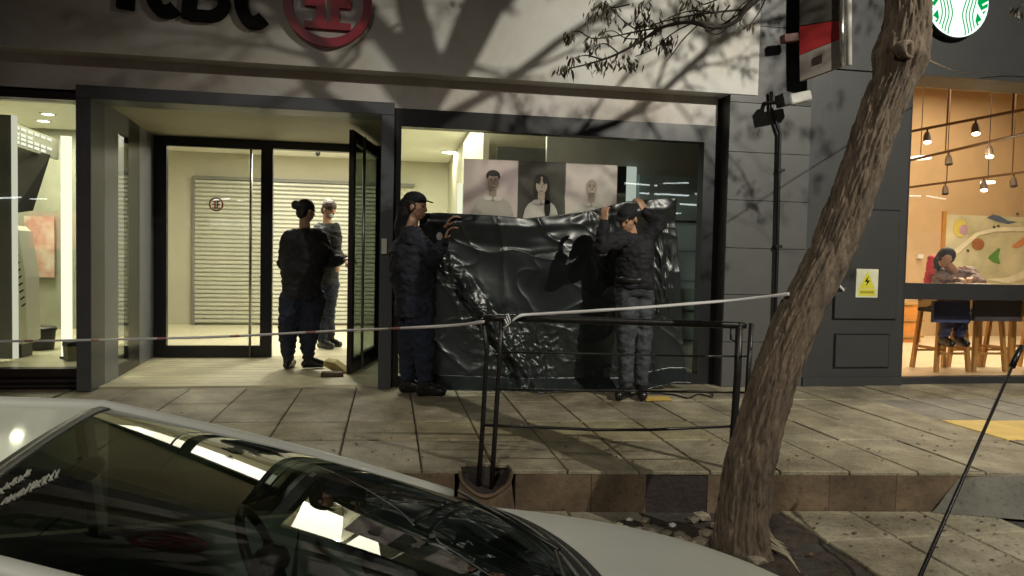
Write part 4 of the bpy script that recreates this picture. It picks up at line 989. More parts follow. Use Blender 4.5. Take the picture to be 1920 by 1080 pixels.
_m = _t.nodes.new('ShaderNodeMix'); _m.data_type = 'RGBA'; _m.inputs[6].default_value = (.72, .70, .70, 1); _m.inputs[7].default_value = (.45, .20, .20, 1)
for a_, b_ in ((_c.outputs['Object'], _s.inputs[0]), (_s.outputs[0], _w.inputs[0]), (_w.outputs[0], _f.inputs[0]), (_f.outputs[0], _g.inputs[0]), (_g.outputs[0], _m.inputs[0]), (_m.outputs[2], _b.inputs['Base Color'])): _t.links.new(a_, b_)
_b.inputs['Emission Strength'].default_value = 0
ribbon([at(-60, 641, 5.9), at(140, 638, 5.6), at(280, 635, 5.3), at(400, 632, 5.1), at(505, 627, 4.9), at(640, 620, 4.6), at(740, 616, 4.3), at(850, 610, 4.0), K(908, 603, -.03)], .0085, 'left_run', tm)
ribbon([K(960, 602, -.04), K(975, 592, -.05), K(1000, 589, -.05), at(1110, 583, 3.55), at(1250, 573, 3.4), at(1380, 562, 3.25), at(1480, 551, 3.05)], .0075, 'right_run', M['tape'])
bb = MB()
for k in range(3): bb.tube([K(952-k*3, 588+k*5, -.022), K(958-k*3, 604+k*3, -.026), K(950-k*3, 612+k, -.02)], .004, 5)
bb.build('knot', M['tape'], tk, smooth=True)
ribbon([at(1556, 541, 3.12), at(1568, 540, 3.2), at(1574, 536, 3.25), at(1583, 546, 3.28)], .008, 'loose_end', tm, 20)
# ================================================================= LEANING POLE
p0 = at(1912, 655, 2.75); p1 = at(1725, 1080, 2.45); dd = (p1-p0); p2 = p0+dd*((-.77-p0.z)/dd.z)
if p2.z > -.7: p2.z = -.77
lp_ = root('leaning_pole', p2, 'thin black metal pole leaning across the lower right of the street', 'pole')
MB().tube([p0, p1, p2], [.006, .009, .010], 8).build('rod', M['bmet'], lp_, smooth=True)
MB().tube([p0+(p0-p1).normalized()*.02, p0+(p1-p0).normalized()*.10], [.011, .014], 8).build('handle', M['black'], lp_, smooth=True)
# ================================================================= LITTER, WIRES
random.seed(33)
b = MB()
for k in range(260):
    if k < 150: x = random.uniform(-2.5, 5.5); y = kerbY(x)+.02+abs(random.gauss(0, .35))*1.2+.12; z = .004
    else: x = random.uniform(1.0, 3.6); y = random.uniform(2.75, 3.45); z = LZ+.006
    if y > 6: continue
    a_ = random.uniform(0, 6.28); L_ = random.uniform(.012, .035); w_ = L_*.3; d_ = Vector((math.cos(a_), math.sin(a_), 0)); n_ = Vector((-d_.y, d_.x, 0)); c = Vector((x, y, z))
    b.poly([c, c+d_*L_*.5+n_*w_+Vector((0, 0, .006)), c+d_*L_+Vector((0, 0, .003)), c+d_*L_*.5-n_*w_])
b.build('leaf_litter', M['leafr'], kind='stuff')
wr = root('loose_cable', atz(1300, 738, .01), 'thin tangled dark cable lying by the foot of the sheet and grey wall', 'cable')
pts = [atz(x, y, .012) for x, y in ((1170, 741), (1215, 737), (1262, 740), (1290, 746), (1310, 739), (1335, 744), (1330, 735), (1290, 733), (1262, 734))]
Q = resample(pts, [.007]*len(pts), 40); MB().tube([q[0] for q in Q], [q[1] for q in Q], 6).build('wire', M['black'], wr, smooth=True)
pts = [atz(x, y, .01) for x, y in ((1205, 742), (1252, 742), (1262, 750), (1212, 751))]
yp = MB().poly([(p.x, p.y, .006) for p in pts]).build('yellow_paint_patch', M['pavY'], kind='structure')
cw = root('overhead_wire', at(1742, 112, 5.9), 'thin pale wire running from the trunk along the top of the cafe window', 'wire')
pts = [at(1735, 108, 3.3), at(1765, 122, 4.4), at(1800, 134, 5.6), at(1860, 137, 6.05), at(1960, 139, 6.05)]
Q = resample(pts, [.004]*5, 24); MB().tube([q[0] for q in Q], [q[1] for q in Q], 5).build('wire', M['steel'], cw, smooth=True)
# ================================================================= PLASTIC SHEET
top = [(786, 400), (822, 399), (880, 402), (930, 405), (985, 410), (1040, 404), (1100, 396), (1135, 388), (1170, 378), (1215, 374), (1266, 370)]
bot = [(782, 726), (850, 727), (930, 728), (985, 729), (1040, 730), (1100, 731), (1150, 733), (1190, 732), (1225, 722), (1260, 714), (1286, 714)]
def lerp2(tab, u):
    x = u*(len(tab)-1); i = min(int(x), len(tab)-2); f = x-i; return (tab[i][0]*(1-f)+tab[i+1][0]*f, tab[i][1]*(1-f)+tab[i+1][1]*f)
ctr = at(920, 600, 5.95)
def sheet(u, v):
    a, c = lerp2(top, u), lerp2(bot, u); vv = v
    x = a[0]*(1-vv)+c[0]*vv; y = a[1]*(1-vv)+c[1]*vv
    # left margin runs straight from the first officer's hands, sags in at mid height
    pt = at(x, y, 6.02+.10*u)
    s = 0
    for (hu, hv, amp, fr_) in ((.02, .05, .012, 6), (.62, .0, .012, 7), (.92, .0, .012, 6)):
        ang = math.atan2(v-hv+.02, (u-hu)*1.45+.001); rr = math.hypot(v-hv, (u-hu)*1.45)
        s += amp*math.sin(ang*fr_+noise.noise(Vector((u*2, v*2, hu)))*2.5)*min(1, rr*2.4)*math.exp(-rr*1.2)*1.8
    s += .05*noise.noise(Vector((u*1.7+4, v*1.3+2, 0)))
    # sharp fold lines
    def crease(k, fu, fv, w_, a_):
        n_ = abs(noise.noise(Vector((u*fu+k*3.1, v*fv+k*1.7, k)))+.25*noise.noise(Vector((u*fu*3, v*fv*3, k+5)))); return a_*math.exp(-n_/w_)
    s += crease(1, 3.2, 1.2, .05, .010)+crease(2, 2.0, 2.6, .04, .008)+crease(3, 4.5, 3.2, .05, .006)
    # crumple band along the diagonal from the left hand down past the rail, and the right hand edge
    xd = 822+(y-480)*.70; band = math.exp(-((x-xd)/(26+max(0, y-560)*.28))**2)*(1 if y > 470 else .15)
    low = math.exp(-((x-985)/80.0)**2-((y-645)/42.0)**2)
    cr_ = max(band, low*.9)
    for o_ in (1, 2.1, 4.3): s += cr_*.014/o_*(1-2*abs(noise.noise(Vector((u*19*o_, v*10*o_, 7)))*1.7))
    rb = math.exp(-((x-1243)/16.0)**2)*math.exp(-((y-520)/70.0)**2)
    for o_ in (1, 2.3): s += rb*.018/o_*(1-2*abs(noise.noise(Vector((u*34*o_, v*7*o_, 2)))*1.6))
    ft = max(0, (y-690)/40.0)
    s += .012*ft*noise.noise(Vector((u*24, v*9, 3)))+.013*math.exp(-((v-.055)/.03)**2)-.010*math.exp(-((v-.13-.05*math.sin(u*3.1))/.03)**2)
    s += .05*max(0, 1-abs((x-xd-8)/26.0))*(1 if y > 480 else 0)*min(1, (y-470)/60)
    pt.y -= s*1.15
    if v > .93: pt.y -= (v-.93)*1.6; pt.z = max(.012, pt.z)
    return pt
sheet_m = bpy.data.materials.new('black_plastic'); sheet_m.use_nodes = True
_t = sheet_m.node_tree; _b = _t.nodes['Principled BSDF']; _b.inputs['Base Color'].default_value = (.012, .0155, .0155, 1); _b.inputs['Roughness'].default_value = .33; _b.inputs['IOR'].default_value = 1.5
_n = _t.nodes.new('ShaderNodeTexNoise'); _n.inputs['Scale'].default_value = 9; _n.inputs['Detail'].default_value = 4; _n.noise_type = 'RIDGED_MULTIFRACTAL' if hasattr(_n, 'noise_type') else None
_p = _t.nodes.new('ShaderNodeBump'); _p.inputs['Strength'].default_value = .07; _p.inputs['Distance'].default_value = .02
_k = _t.nodes.new('ShaderNodeTexCoord'); _t.links.new(_k.outputs['Object'], _n.inputs['Vector']); _t.links.new(_n.outputs[0], _p.inputs['Height']); _t.links.new(_p.outputs[0], _b.inputs['Normal'])
so = grid(sheet, 300, 200, 'plastic_sheet', sheet_m, label='large crumpled black plastic sheet held up in front of the bank window', cat='sheet')
md = so.modifiers.new('s', 'SOLIDIFY'); md.thickness = .002
# ================================================================= PEOPLE
def remesh(mb, name, m, parent, vox=.012, sm=4, disp=0, dscale=.12, seed=0, sub=0):
    me = mb.mesh(); o = bpy.data.objects.new('tmp', me); COL.objects.link(o)
    md = o.modifiers.new('r', 'REMESH'); md.mode = 'VOXEL'; md.voxel_size = vox; md.use_smooth_shade = True
    ms = o.modifiers.new('s', 'SMOOTH'); ms.iterations = sm; ms.factor = .5
    dg = bpy.context.evaluated_depsgraph_get(); dg.update(); ev = o.evaluated_get(dg); nm = bpy.data.meshes.new_from_object(ev)
    bpy.data.objects.remove(o)
    if disp:
        nm.update()
        nn = [v.normal.copy() for v in nm.vertices]
        for v, n_ in zip(nm.vertices, nn):
            c = v.co; s_ = noise.noise(Vector((c.x/dscale+seed, c.y/dscale, c.z/dscale*1.6))); s2 = 1-2*abs(noise.noise(Vector((c.x/dscale*1.3, c.y/dscale*1.3+seed, c.z/dscale*2.6))))
            v.co = c+n_*(disp*s_+disp*.6*s2)
    nm.polygons.foreach_set('use_smooth', [True]*len(nm.polygons)); nm.materials.clear(); nm.materials.append(m)
    return link(name, nm, None, parent)
def frame(f, upv=Vector((0, 0, 1))):
    f = f.normalized(); s_ = f.cross(upv).normalized(); u_ = s_.cross(f); return s_, f, u_   # right, forward, up
def head(mb, c, f, upv, s=1.0):
    r_, f_, u_ = frame(f, upv); Rm = Matrix((r_, f_, u_)).transposed()
    L3 = lambda x, y, z: c+(r_*x+f_*y+u_*z)*s
    mb.ball(L3(0, -.012, .03), (.074*s, .092*s, .088*s), 16, 12, Rm); mb.ball(L3(0, .018, -.03), (.060*s, .066*s, .075*s), 14, 10, Rm)
    mb.ball(L3(0, .045, -.078), (.034*s, .030*s, .026*s), 10, 8, Rm); mb.ball(L3(0, .060, -.02), (.046*s, .028*s, .055*s), 12, 8, Rm)
    mb.ball(L3(0, .092, -.018), (.012*s, .018*s, .014*s), 8, 6, Rm); mb.tube([L3(0, .078, .02), L3(0, .098, -.016)], [.008*s, .012*s], 8)
    mb.ball(L3(0, .074, .028), (.048*s, .016*s, .012*s), 10, 6, Rm); mb.ball(L3(0, .080, -.052), (.024*s, .012*s, .007*s), 8, 6, Rm)
    mb.ball(L3(0, .078, -.062), (.020*s, .012*s, .007*s), 8, 6, Rm)
    for k in (-1, 1):
        mb.ball(L3(k*.078, -.008, -.01), (.010*s, .020*s, .032*s), 8, 6, Rm); mb.ball(L3(k*.042, .045, -.012), (.022*s, .022*s, .020*s), 8, 6, Rm)
    return L3, Rm
def hand(mb, wrist, palmdir, fdir, s=1.0, curl=.8, thumb=1):
    """palmdir: direction the hand extends; fdir: palm normal towards which fingers curl"""
    d_ = palmdir.normalized(); n_ = (fdir-d_*fdir.dot(d_)).normalized(); w_ = d_.cross(n_)
    pc = wrist+d_*.05*s
    for k in range(4):
        off = w_*(.027-.018*k)*s*thumb; base = wrist+d_*.088*s+off*1.05; mb.capsule(wrist+d_*.01*s+off*.7, .013*s, base, .0105*s)
        L_ = (.042, .047, .043, .034)[k]*s; p = base; dirn = d_.copy()
        for j in range(3):
            a_ = curl*(.7+.25*j); dirn = (dirn*math.cos(a_)+n_*math.sin(a_)).normalized(); q = p+dirn*L_*(1, .65, .5)[j]
            nn_ = dirn.cross(w_) ; mb.capsule(p, (.0095-.001*j)*s, q, (.0088-.001*j)*s); p = q; n_loc = w_.cross(dirn); n_ = n_
    tb = wrist+d_*.025*s+w_*.028*s*thumb; t1 = tb+(d_*.5+w_*.8*thumb+n_*.4).normalized()*.038*s; t2 = t1+(d_*.8+n_*.6).normalized()*.03*s
    mb.capsule(tb-w_*.01*s*thumb, .015*s, t1, .011*s); mb.capsule(t1, .0105*s, t2, .009*s)
def person(name_label, J, f, fh, upv, clothes, sc=.95, curl=.9, group=None, rootloc=None, wide=1.0, cat='person'):
    """J: joints in world space"""
    J = {k: Vector(v) for k, v in J.items()}
    rt_ = root('person', rootloc or Vector(((J['aL'].x+J['aR'].x)/2, (J['aL'].y+J['aR'].y)/2, 0)), name_label, cat, group)
    b = MB(); L3, Rm = head(b, J['head'], fh, upv, sc)
    chest, pel = J['chest'], J['pel']; r_, f_, _ = frame(f)
    tors = [(pel, .135*wide, .105*wide), (pel.lerp(chest, .45), .120*wide, .095*wide), (chest, .145*wide, .105*wide), (J['neck']-Vector((0, 0, .06)), .12, .075)]
    b.tube([t_[0] for t_ in tors], [(t_[1]*sc, t_[2]*sc) for t_ in tors], 16, side=r_)
    b.capsule(J['neck']-Vector((0, 0, .05)), .062*sc, L3(0, -.015, -.06), .052*sc)
    for s_ in 'LR':
        b.capsule(J['s'+s_], .055*sc, J['e'+s_], .042*sc); b.capsule(J['e'+s_], .041*sc, J['w'+s_], .027*sc)
        b.capsule(J['h'+s_], .085*sc*wide, J['k'+s_], .052*sc); b.capsule(J['k'+s_], .052*sc, J['a'+s_], .036*sc)
        fd = J['t'+s_]-J['a'+s_]; ft = J['t'+s_]; b.capsule(J['a'+s_]-Vector((0, 0, .03)), .034*sc, ft, .026*sc)
        hd = J.get('hd'+s_, J['w'+s_]-J['e'+s_]); cn = J.get('cn'+s_, Vector((0, 0, -1)))
        hand(b, J['w'+s_], hd, cn, sc, curl, 1 if s_ == 'R' else -1)
    remesh(b, 'body', M['skin'], rt_, .0075, 3)
    # jacket
    jm, tm_, bm_ = clothes['jacket'], clothes['trousers'], clothes.get('boots', M['boot'])
    b = MB(); k_ = clothes.get('bulk', 1.0); hem = pel-Vector((0, 0, clothes.get('hem', .10)))
    tt = [(hem, .170*wide, .135*wide), (pel+Vector((0, 0, .05)), .160*wide, .130*wide), (pel.lerp(chest, .5), .155*wide*k_, .128*k_*wide), (chest, .180*k_*wide, .140*k_), (J['neck']-Vector((0, 0, .085)), .165, .105), (J['neck']-Vector((0, 0, .015)), .075, .07)]
    b.tube([t_[0] for t_ in tt], [(t_[1]*sc, t_[2]*sc) for t_ in tt], 18, side=r_)
    for s_ in 'LR':
        b.capsule(J['s'+s_], .083*sc*k_, J['e'+s_], .062*sc*k_); b.capsule(J['e'+s_], .062*sc*k_, J['w'+s_].lerp(J['e'+s_], .1), .046*sc)
        b.capsule(J['s'+s_], .08*sc*k_, J['neck']-Vector((0, 0, .07)), .08*sc)
    remesh(b, 'jacket', jm, rt_, .011, 5, .014, .075, random.random()*9)
    b = MB()
    for s_ in 'LR':
        b.capsule(J['h'+s_], .108*sc*wide, J['k'+s_], .075*sc*wide); b.capsule(J['k'+s_], .074*sc*wide, J['a'+s_]+Vector((0, 0, .03)), .058*sc); b.capsule(J['h'+s_], .105*sc*wide, pel, .12*sc*wide)
    b.tube([pel-Vector((0, 0, .08)), pel+Vector((0, 0, .08))], [(.165*sc*wide, .125*sc*wide), (.145*sc*wide, .115*sc*wide)], 16, side=r_)
    remesh(b, 'trousers', tm_, rt_, .011, 5, .015, .065, random.random()*9)
    for s_ in 'LR':
        b = MB(); a_ = J['a'+s_]; t_ = J['t'+s_]; hl = a_-(t_-a_).normalized()*.04
        b.capsule(a_+Vector((0, 0, .07)), .054*sc, a_-Vector((0, 0, .02)), .052*sc); b.capsule(Vector((hl.x, hl.y, t_.z)), .040*sc, t_, .042*sc); b.capsule(a_-Vector((0, 0, .02)), .05*sc, t_.lerp(a_, .35), .043*sc)
        o = remesh(b, 'boot', bm_, rt_, .010, 3)
        zmin = J['t'+s_].z-.042*sc
        for v in o.data.vertices:
            if v.co.z < zmin+.012: v.co.z = zmin+.004
    return rt_, L3, Rm
def eyes(rt_, L3, Rm, s=1.0):
    for k in (-1, 1): MB().ball(L3(k*.030, .074, .008), (.012, .009, .007), 8, 6, Rm).build('eye', mat('eye', (.06, .04, .03), .2), rt_, smooth=True)
def cap_hat(rt_, L3, Rm, m, tilt=0, s=.95):
    b = MB(); b.ball(L3(0, -.012, .062), (.088*s, .104*s, .070*s), 18, 12, Rm)
    P_ = [L3(x*.07, .06+.085*math.sqrt(max(0, 1-x*x))*1.0, .058-.012*(1-x*x)) for x in [i/8-1 for i in range(17)]]
    P2_ = [L3(x*.07, .045, .062) for x in [i/8-1 for i in range(17)]]
    n = 17; base = len(b.v); b.v += [tuple(p) for p in P2_+P_]+[tuple(p+Vector((0, 0, .010))) for p in P2_+P_]
    for i in range(n-1):
        b.f += [(base+i, base+i+1, base+n+i+1, base+n+i), (base+2*n+i, base+3*n+i, base+3*n+i+1, base+2*n+i+1), (base+n+i, base+n+i+1, base+3*n+i+1, base+3*n+i)]
    b.build('cap', m, rt_, smooth=True)
def hair_(rt_, L3, Rm, m, kind='short', s=.95):
    b = MB()
    if kind == 'short':
        b.ball(L3(0, -.014, .052), (.084*s, .100*s, .084*s), 16, 12, Rm); b.ball(L3(0, -.05, -.01), (.074*s, .058*s, .072*s), 12, 9, Rm)
    if kind == 'bun':
        b.ball(L3(0, -.022, .040), (.084*s, .096*s, .084*s), 16, 12, Rm); b.ball(L3(0, -.055, -.02), (.072*s, .055*s, .075*s), 12, 9, Rm); b.ball(L3(0, -.135, .03), (.05, .045, .045), 12, 9, Rm)
    if kind == 'long':
        b.ball(L3(0, -.03, .02), (.088*s, .095*s, .10*s), 16, 12, Rm); b.capsule(L3(0, -.065, 0), .082*s, L3(0, -.09, -.19), .075*s); b.capsule(L3(0, -.09, -.19), .07*s, L3(0, -.09, -.30), .04*s)
    remesh(b, 'hair', m, rt_, .008, 3, .004, .02)
V = Vector
def pose(d): return {k: (at(*v) if len(v) == 3 and v[0] > 50 else V(v)) for k, v in d.items()}
# left officer, side on, facing right
Y_ = 5.95
zf = .045
J = dict(head=(779, 388, Y_), neck=(770, 427, Y_), chest=(768, 470, Y_), pel=(779, 556, Y_),
 sR=(772, 447, Y_-.16), eR=(812, 484, Y_-.20), wR=(833, 452, Y_-.06), sL=(778, 444, Y_+.15), eL=(816, 472, Y_+.14), wL=(834, 428, Y_+.02),
 hR=(783, 572, Y_-.08), kR=(793, 645, Y_-.10), hL=(775, 572, Y_+.08), kL=(768, 645, Y_+.06))
J = {k: at(*v) for k, v in J.items()}
fa, fb = atz(800, 728, 0), atz(757, 726, 0)
J['aR'] = V((J['kR'].x+.02, Y_-.10, .10)); J['tR'] = V((J['aR'].x+.14, Y_-.12, zf)); J['aL'] = V((J['kL'].x-.015, Y_+.05, .10)); J['tL'] = V((J['aL'].x+.12, Y_+.02, zf))
J['hdR'] = V((.3, .1, 1)); J['cnR'] = V((1, 0, -.2)); J['hdL'] = V((.5, 0, 1)); J['cnL'] = V((1, 0, -.2))
pr, L3, Rm = person('police officer in dark cap and navy uniform holding the left end of the plastic sheet', J, V((1, -.12, 0)), V((1, -.35, -.12)), V((0, 0, 1)), dict(jacket=M['navy'], trousers=M['navyt'], bulk=1.2, hem=.16), 1.0, wide=1.25)
eyes(pr, L3, Rm); hair_(pr, L3, Rm, M['hair'], 'long'); cap_hat(pr, L3, Rm, M['capm'])
bb = MB(); c = J['sR'].lerp(J['eR'], .72)+V((0, -.080, .0)); bb.ball(at(824, 443, Y_-.30), (.026, .006, .032), 10, 6); bb.build('shoulder_patch', mat('pale_patch', (.38, .38, .34), .6), pr, smooth=True)
MB().tube([J['pel']+V((0, 0, .035)), J['pel']+V((0, 0, .085))], [(.178, .14), (.176, .138)], 20, side=(0, 1, 0)).build('belt', M['cblk'], pr, smooth=True)
# right officer, arms raised
Y_ = 5.68
J = dict(head=(1176, 411, Y_-.06), neck=(1186, 438, Y_), chest=(1190, 470, Y_), pel=(1190, 535, Y_),
 sL=(1212, 446, Y_-.02), eL=(1238, 418, Y_-.05), wL=(1208, 396, Y_-.02), sR=(1164, 448, Y_-.05), eR=(1126, 462, Y_-.14), wR=(1134, 415, Y_-.10),
 hL=(1204, 555, Y_-.0), kL=(1206, 640, Y_-.03), hR=(1178, 555, Y_), kR=(1174, 640, Y_-.06))
J = {k: at(*v) for k, v in J.items()}
J['aL'] = V((J['kL'].x+.0, Y_+.0, .10)); J['tL'] = V((J['aL'].x-.03, Y_-.14, zf)); J['aR'] = V((J['kR'].x+.02, Y_-.02, .10)); J['tR'] = V((J['aR'].x-.09, Y_-.12, zf))
J['hdR'] = V((0, .2, 1)); J['cnR'] = V((.6, .7, 0)); J['hdL'] = V((-.4, .2, 1)); J['cnL'] = V((-.3, .8, 0))
pr, L3, Rm = person('police officer in dark cap and grey trousers raising both arms beside the sheet', J, V((-.45, -.9, 0)), V((-.62, -.62, -.48)), V((-.1, -.2, 1)), dict(jacket=M['blackc'], trousers=M['gcloth'], bulk=1.0, hem=.03), .95)
eyes(pr, L3, Rm); hair_(pr, L3, Rm, M['hair'], 'short'); cap_hat(pr, L3, Rm, M['capm'])
MB().tube([J['pel']+V((0, 0, .02)), J['pel']+V((0, 0, .07))], [(.160, .133), (.158, .131)], 20, side=(1, 0, 0)).build('belt', M['cblk'], pr, smooth=True)
# officer in the doorway, back to the street
Y_ = 7.3
J = dict(head=(575, 396, Y_), neck=(572, 426, Y_), chest=(570, 462, Y_), pel=(566, 545, Y_),
 sL=(545, 449, Y_), eL=(533, 494, Y_+.05), wL=(560, 500, Y_+.22), sR=(598, 447, Y_+.03), eR=(619, 492, Y_+.05), wR=(642, 487, Y_-.05),
 hL=(548, 562, Y_), kL=(540, 630, Y_), hR=(586, 562, Y_+.02), kR=(578, 632, Y_))
J = {k: at(*v) for k, v in J.items()}
J['aL'] = V((J['kL'].x-.0, Y_+.0, .11)); J['tL'] = V((J['aL'].x+.03, Y_+.13, zf+.01)); J['aR'] = V((J['kR'].x+.0, Y_+.02, .11)); J['tR'] = V((J['aR'].x+.12, Y_+.06, zf+.01))
J['hdR'] = V((1, -.2, .15)); J['cnR'] = V((.3, .2, -1))
pr, L3, Rm = person('stocky officer with a dark hair bun standing with her back turned in the doorway', J, V((.35, .9, 0)), V((.75, .6, -.2)), V((0, 0, 1)), dict(jacket=M['blackc'], trousers=M['navyt'], bulk=1.2, hem=.08), .93, wide=1.28)
hair_(pr, L3, Rm, M['hair'], 'bun')
# masked man inside
Y_ = 8.9
J = dict(head=(617, 394, Y_), neck=(614, 419, Y_), chest=(614, 446, Y_), pel=(613, 520, Y_),
 sL=(600, 431, Y_+.02), eL=(597, 478, Y_+.02), wL=(622, 492, Y_-.12), sR=(627, 431, Y_-.05), eR=(632, 477, Y_-.12), wR=(645, 486, Y_-.28),
 hL=(606, 535, Y_), kL=(605, 585, Y_), hR=(620, 535, Y_), kR=(617, 583, Y_-.05))
J = {k: at(*v) for k, v in J.items()}
J['aL'] = V((J['kL'].x-.0, Y_-.02, .11)); J['tL'] = V((J['aL'].x+.12, Y_-.10, zf+.01)); J['aR'] = V((J['kR'].x+.0, Y_+.15, .11)); J['tR'] = V((J['aR'].x+.12, Y_+.08, zf+.01))
pr, L3, Rm = person('man in a pale face mask and dark jacket looking down inside the doorway', J, V((.8, -.5, 0)), V((.75, -.6, -.35)), V((0, 0, 1)), dict(jacket=M['blackc'], trousers=M['navyt'], bulk=1.05), .95)
eyes(pr, L3, Rm); hair_(pr, L3, Rm, M['hairb'], 'short')
b = MB(); b.ball(L3(0, .066, -.048), (.044, .034, .036), 14, 10, Rm); remesh(b, 'face_mask', M['mask'], pr, .006, 2)
# seated reader in the cafe
Y_ = 6.95
ctz = csill
J = dict(head=(1773, 485, Y_-.30), neck=(1790, 502, Y_-.12), chest=(1796, 520, Y_-.02), pel=(1790, 578, Y_+.08),
 sL=(1815, 512, Y_-.06), eL=(1838, 532, Y_-.30), wL=(1822, 523, Y_-.52), sR=(1768, 514, Y_-.06), eR=(1758, 530, Y_-.26), wR=(1790, 524, Y_-.50),
 hL=(1803, 590, Y_+.02), kL=(1806, 596, Y_-.30), hR=(1776, 590, Y_+.02), kR=(1778, 596, Y_-.30))
J = {k: at(*v) for k, v in J.items()}
for s_ in 'LR': J['a'+s_] = V((J['k'+s_].x+.02, Y_-.22, .40)); J['t'+s_] = V((J['k'+s_].x, Y_-.36, .35))
pr, L3, Rm = person('seated cafe customer with dark hair bowed over the counter', J, V((-.1, -1, 0)), V((-.55, -.45, -.95)), V((-.3, -.8, .5)), dict(jacket=mat('striped_top', (.20, .14, .13), .8, var=.6, scale=14, stretch=(.4, 1, 3)), trousers=mat('blue_cloth', (.04, .05, .13), .8, var=.3)), .9, rootloc=J['pel'])
hair_(pr, L3, Rm, M['hair'], 'long')
t = root('red_garment', at(1745, 510, 7.1), 'red jacket hanging over the stool back left of the reader', 'jacket')
b = MB(); a = at(1748, 495, 7.1); b.capsule(a+V((0, 0, .06)), .05, a+V((-.02, 0, -.22)), .06); b.capsule(a+V((.02, 0, 0)), .04, a+V((.05, 0, -.2)), .04)
remesh(b, 'cloth', mat('bright_red', (.55, .04, .06), .7, var=.3), t, .012, 3, .012, .06)
t = root('open_magazine', at(1800, 527, 6.5), 'pale papers spread on the cafe counter under the reader', 'paper')
a = at(1810, 530, 6.45); b = MB(); b.box(a.x-.16, 6.32, csill-.01, a.x+.18, 6.52, csill+.006); b.build('pages', mat('paper', (.7, .62, .5), .7, var=.3, scale=12), t)
# ================================================================= CAR
CA = R(5.8); CO = V((-.853, 1.893, -.77))
car = root('parked_car', CO, 'white parked car with a broad dark windscreen filling the lower left foreground', 'car')
def W(x, y, z): return V((CO.x+x*math.cos(CA)-y*math.sin(CA), CO.y+x*math.sin(CA)+y*math.cos(CA), CO.z+z))
def wy(s): return math.copysign(min(abs(s), 1), s)
# windscreen boundary: top edge (header) and bottom (cowl) as functions of s in -1..1
def hdr(s): return V((-.02+.03*s*s, .56*s, 1.418-.014*s**6))
def cowl(s): return V((1.42-.24*abs(s)**2.2, .725*s, .992-.022*s**6))
def screen(u, v):
    s = 2*u-1; a, c = hdr(s), cowl(s); p = a.lerp(c, v); p.z += .032*math.sin(math.pi*v)*(1-.35*s**6); return W(*p)
grid(screen, 40, 30, 'windscreen', M['Gw'], car)
def roof(u, v):   # v=0 header, back to the rear
    s = 2*u-1; a = hdr(s); bck = V((-1.55, .54*s, 1.415-.015*s**6)); p = a.lerp(bck, v); p.z += .045*math.sin(math.pi*v)*(1-.3*s*s); 
    if abs(s) > .93: p.z -= (abs(s)-.93)*.25
    return W(*p)
grid(roof, 40, 16, 'roof', M['carw'], car)
# far and near A pillar / cant rail, one bar each
for s in (-1, 1):
    pts = []
    for i in range(13):
        v = i/12; a, c = hdr(s), cowl(s); p = a.lerp(c, v); p.z += .018*math.sin(math.pi*v); p.y += s*.016; pts.append(W(*p))
    back = [W(-1.5+1.5*i/5, s*(.565), 1.405+.034*math.sin(math.pi*i/5)) for i in range(5)]
    MB().tube(back+pts, [.024]*5+[.021+.013*i/12 for i in range(13)], 10, side=(0, 0, 1)).build('pillar', M['carw'], car, smooth=True)
# black header strip and cowl trim
def strip(fn, off0, off1, name, m, dz=.004):
    b = MB(); n = 40
    for i in range(n+1):
        s = 2*i/n-1; p, q_ = fn(s, off0), fn(s, off1); b.v += [tuple(W(p.x, p.y, p.z+dz)), tuple(W(q_.x, q_.y, q_.z+dz))]
    for i in range(n): b.f.append((2*i, 2*i+1, 2*i+3, 2*i+2))
    o = b.build(name, m, car, smooth=True); o.modifiers.new('s', 'SOLIDIFY').thickness = .006
strip(lambda s, o: hdr(s*.985).lerp(cowl(s*.985), o)+V((0, 0, .032*math.sin(math.pi*o))), .0, .022, 'header_seal', M['cblk'])
strip(lambda s, o: cowl(s)+V((o, 0, -o*.35)), -.035, .012, 'cowl_seal', M['cblk'], .008)
strip(lambda s, o: cowl(s)+V((o, 0, -o*.35)), .022, .075, 'cowl_panel', M['cblk'], .0)
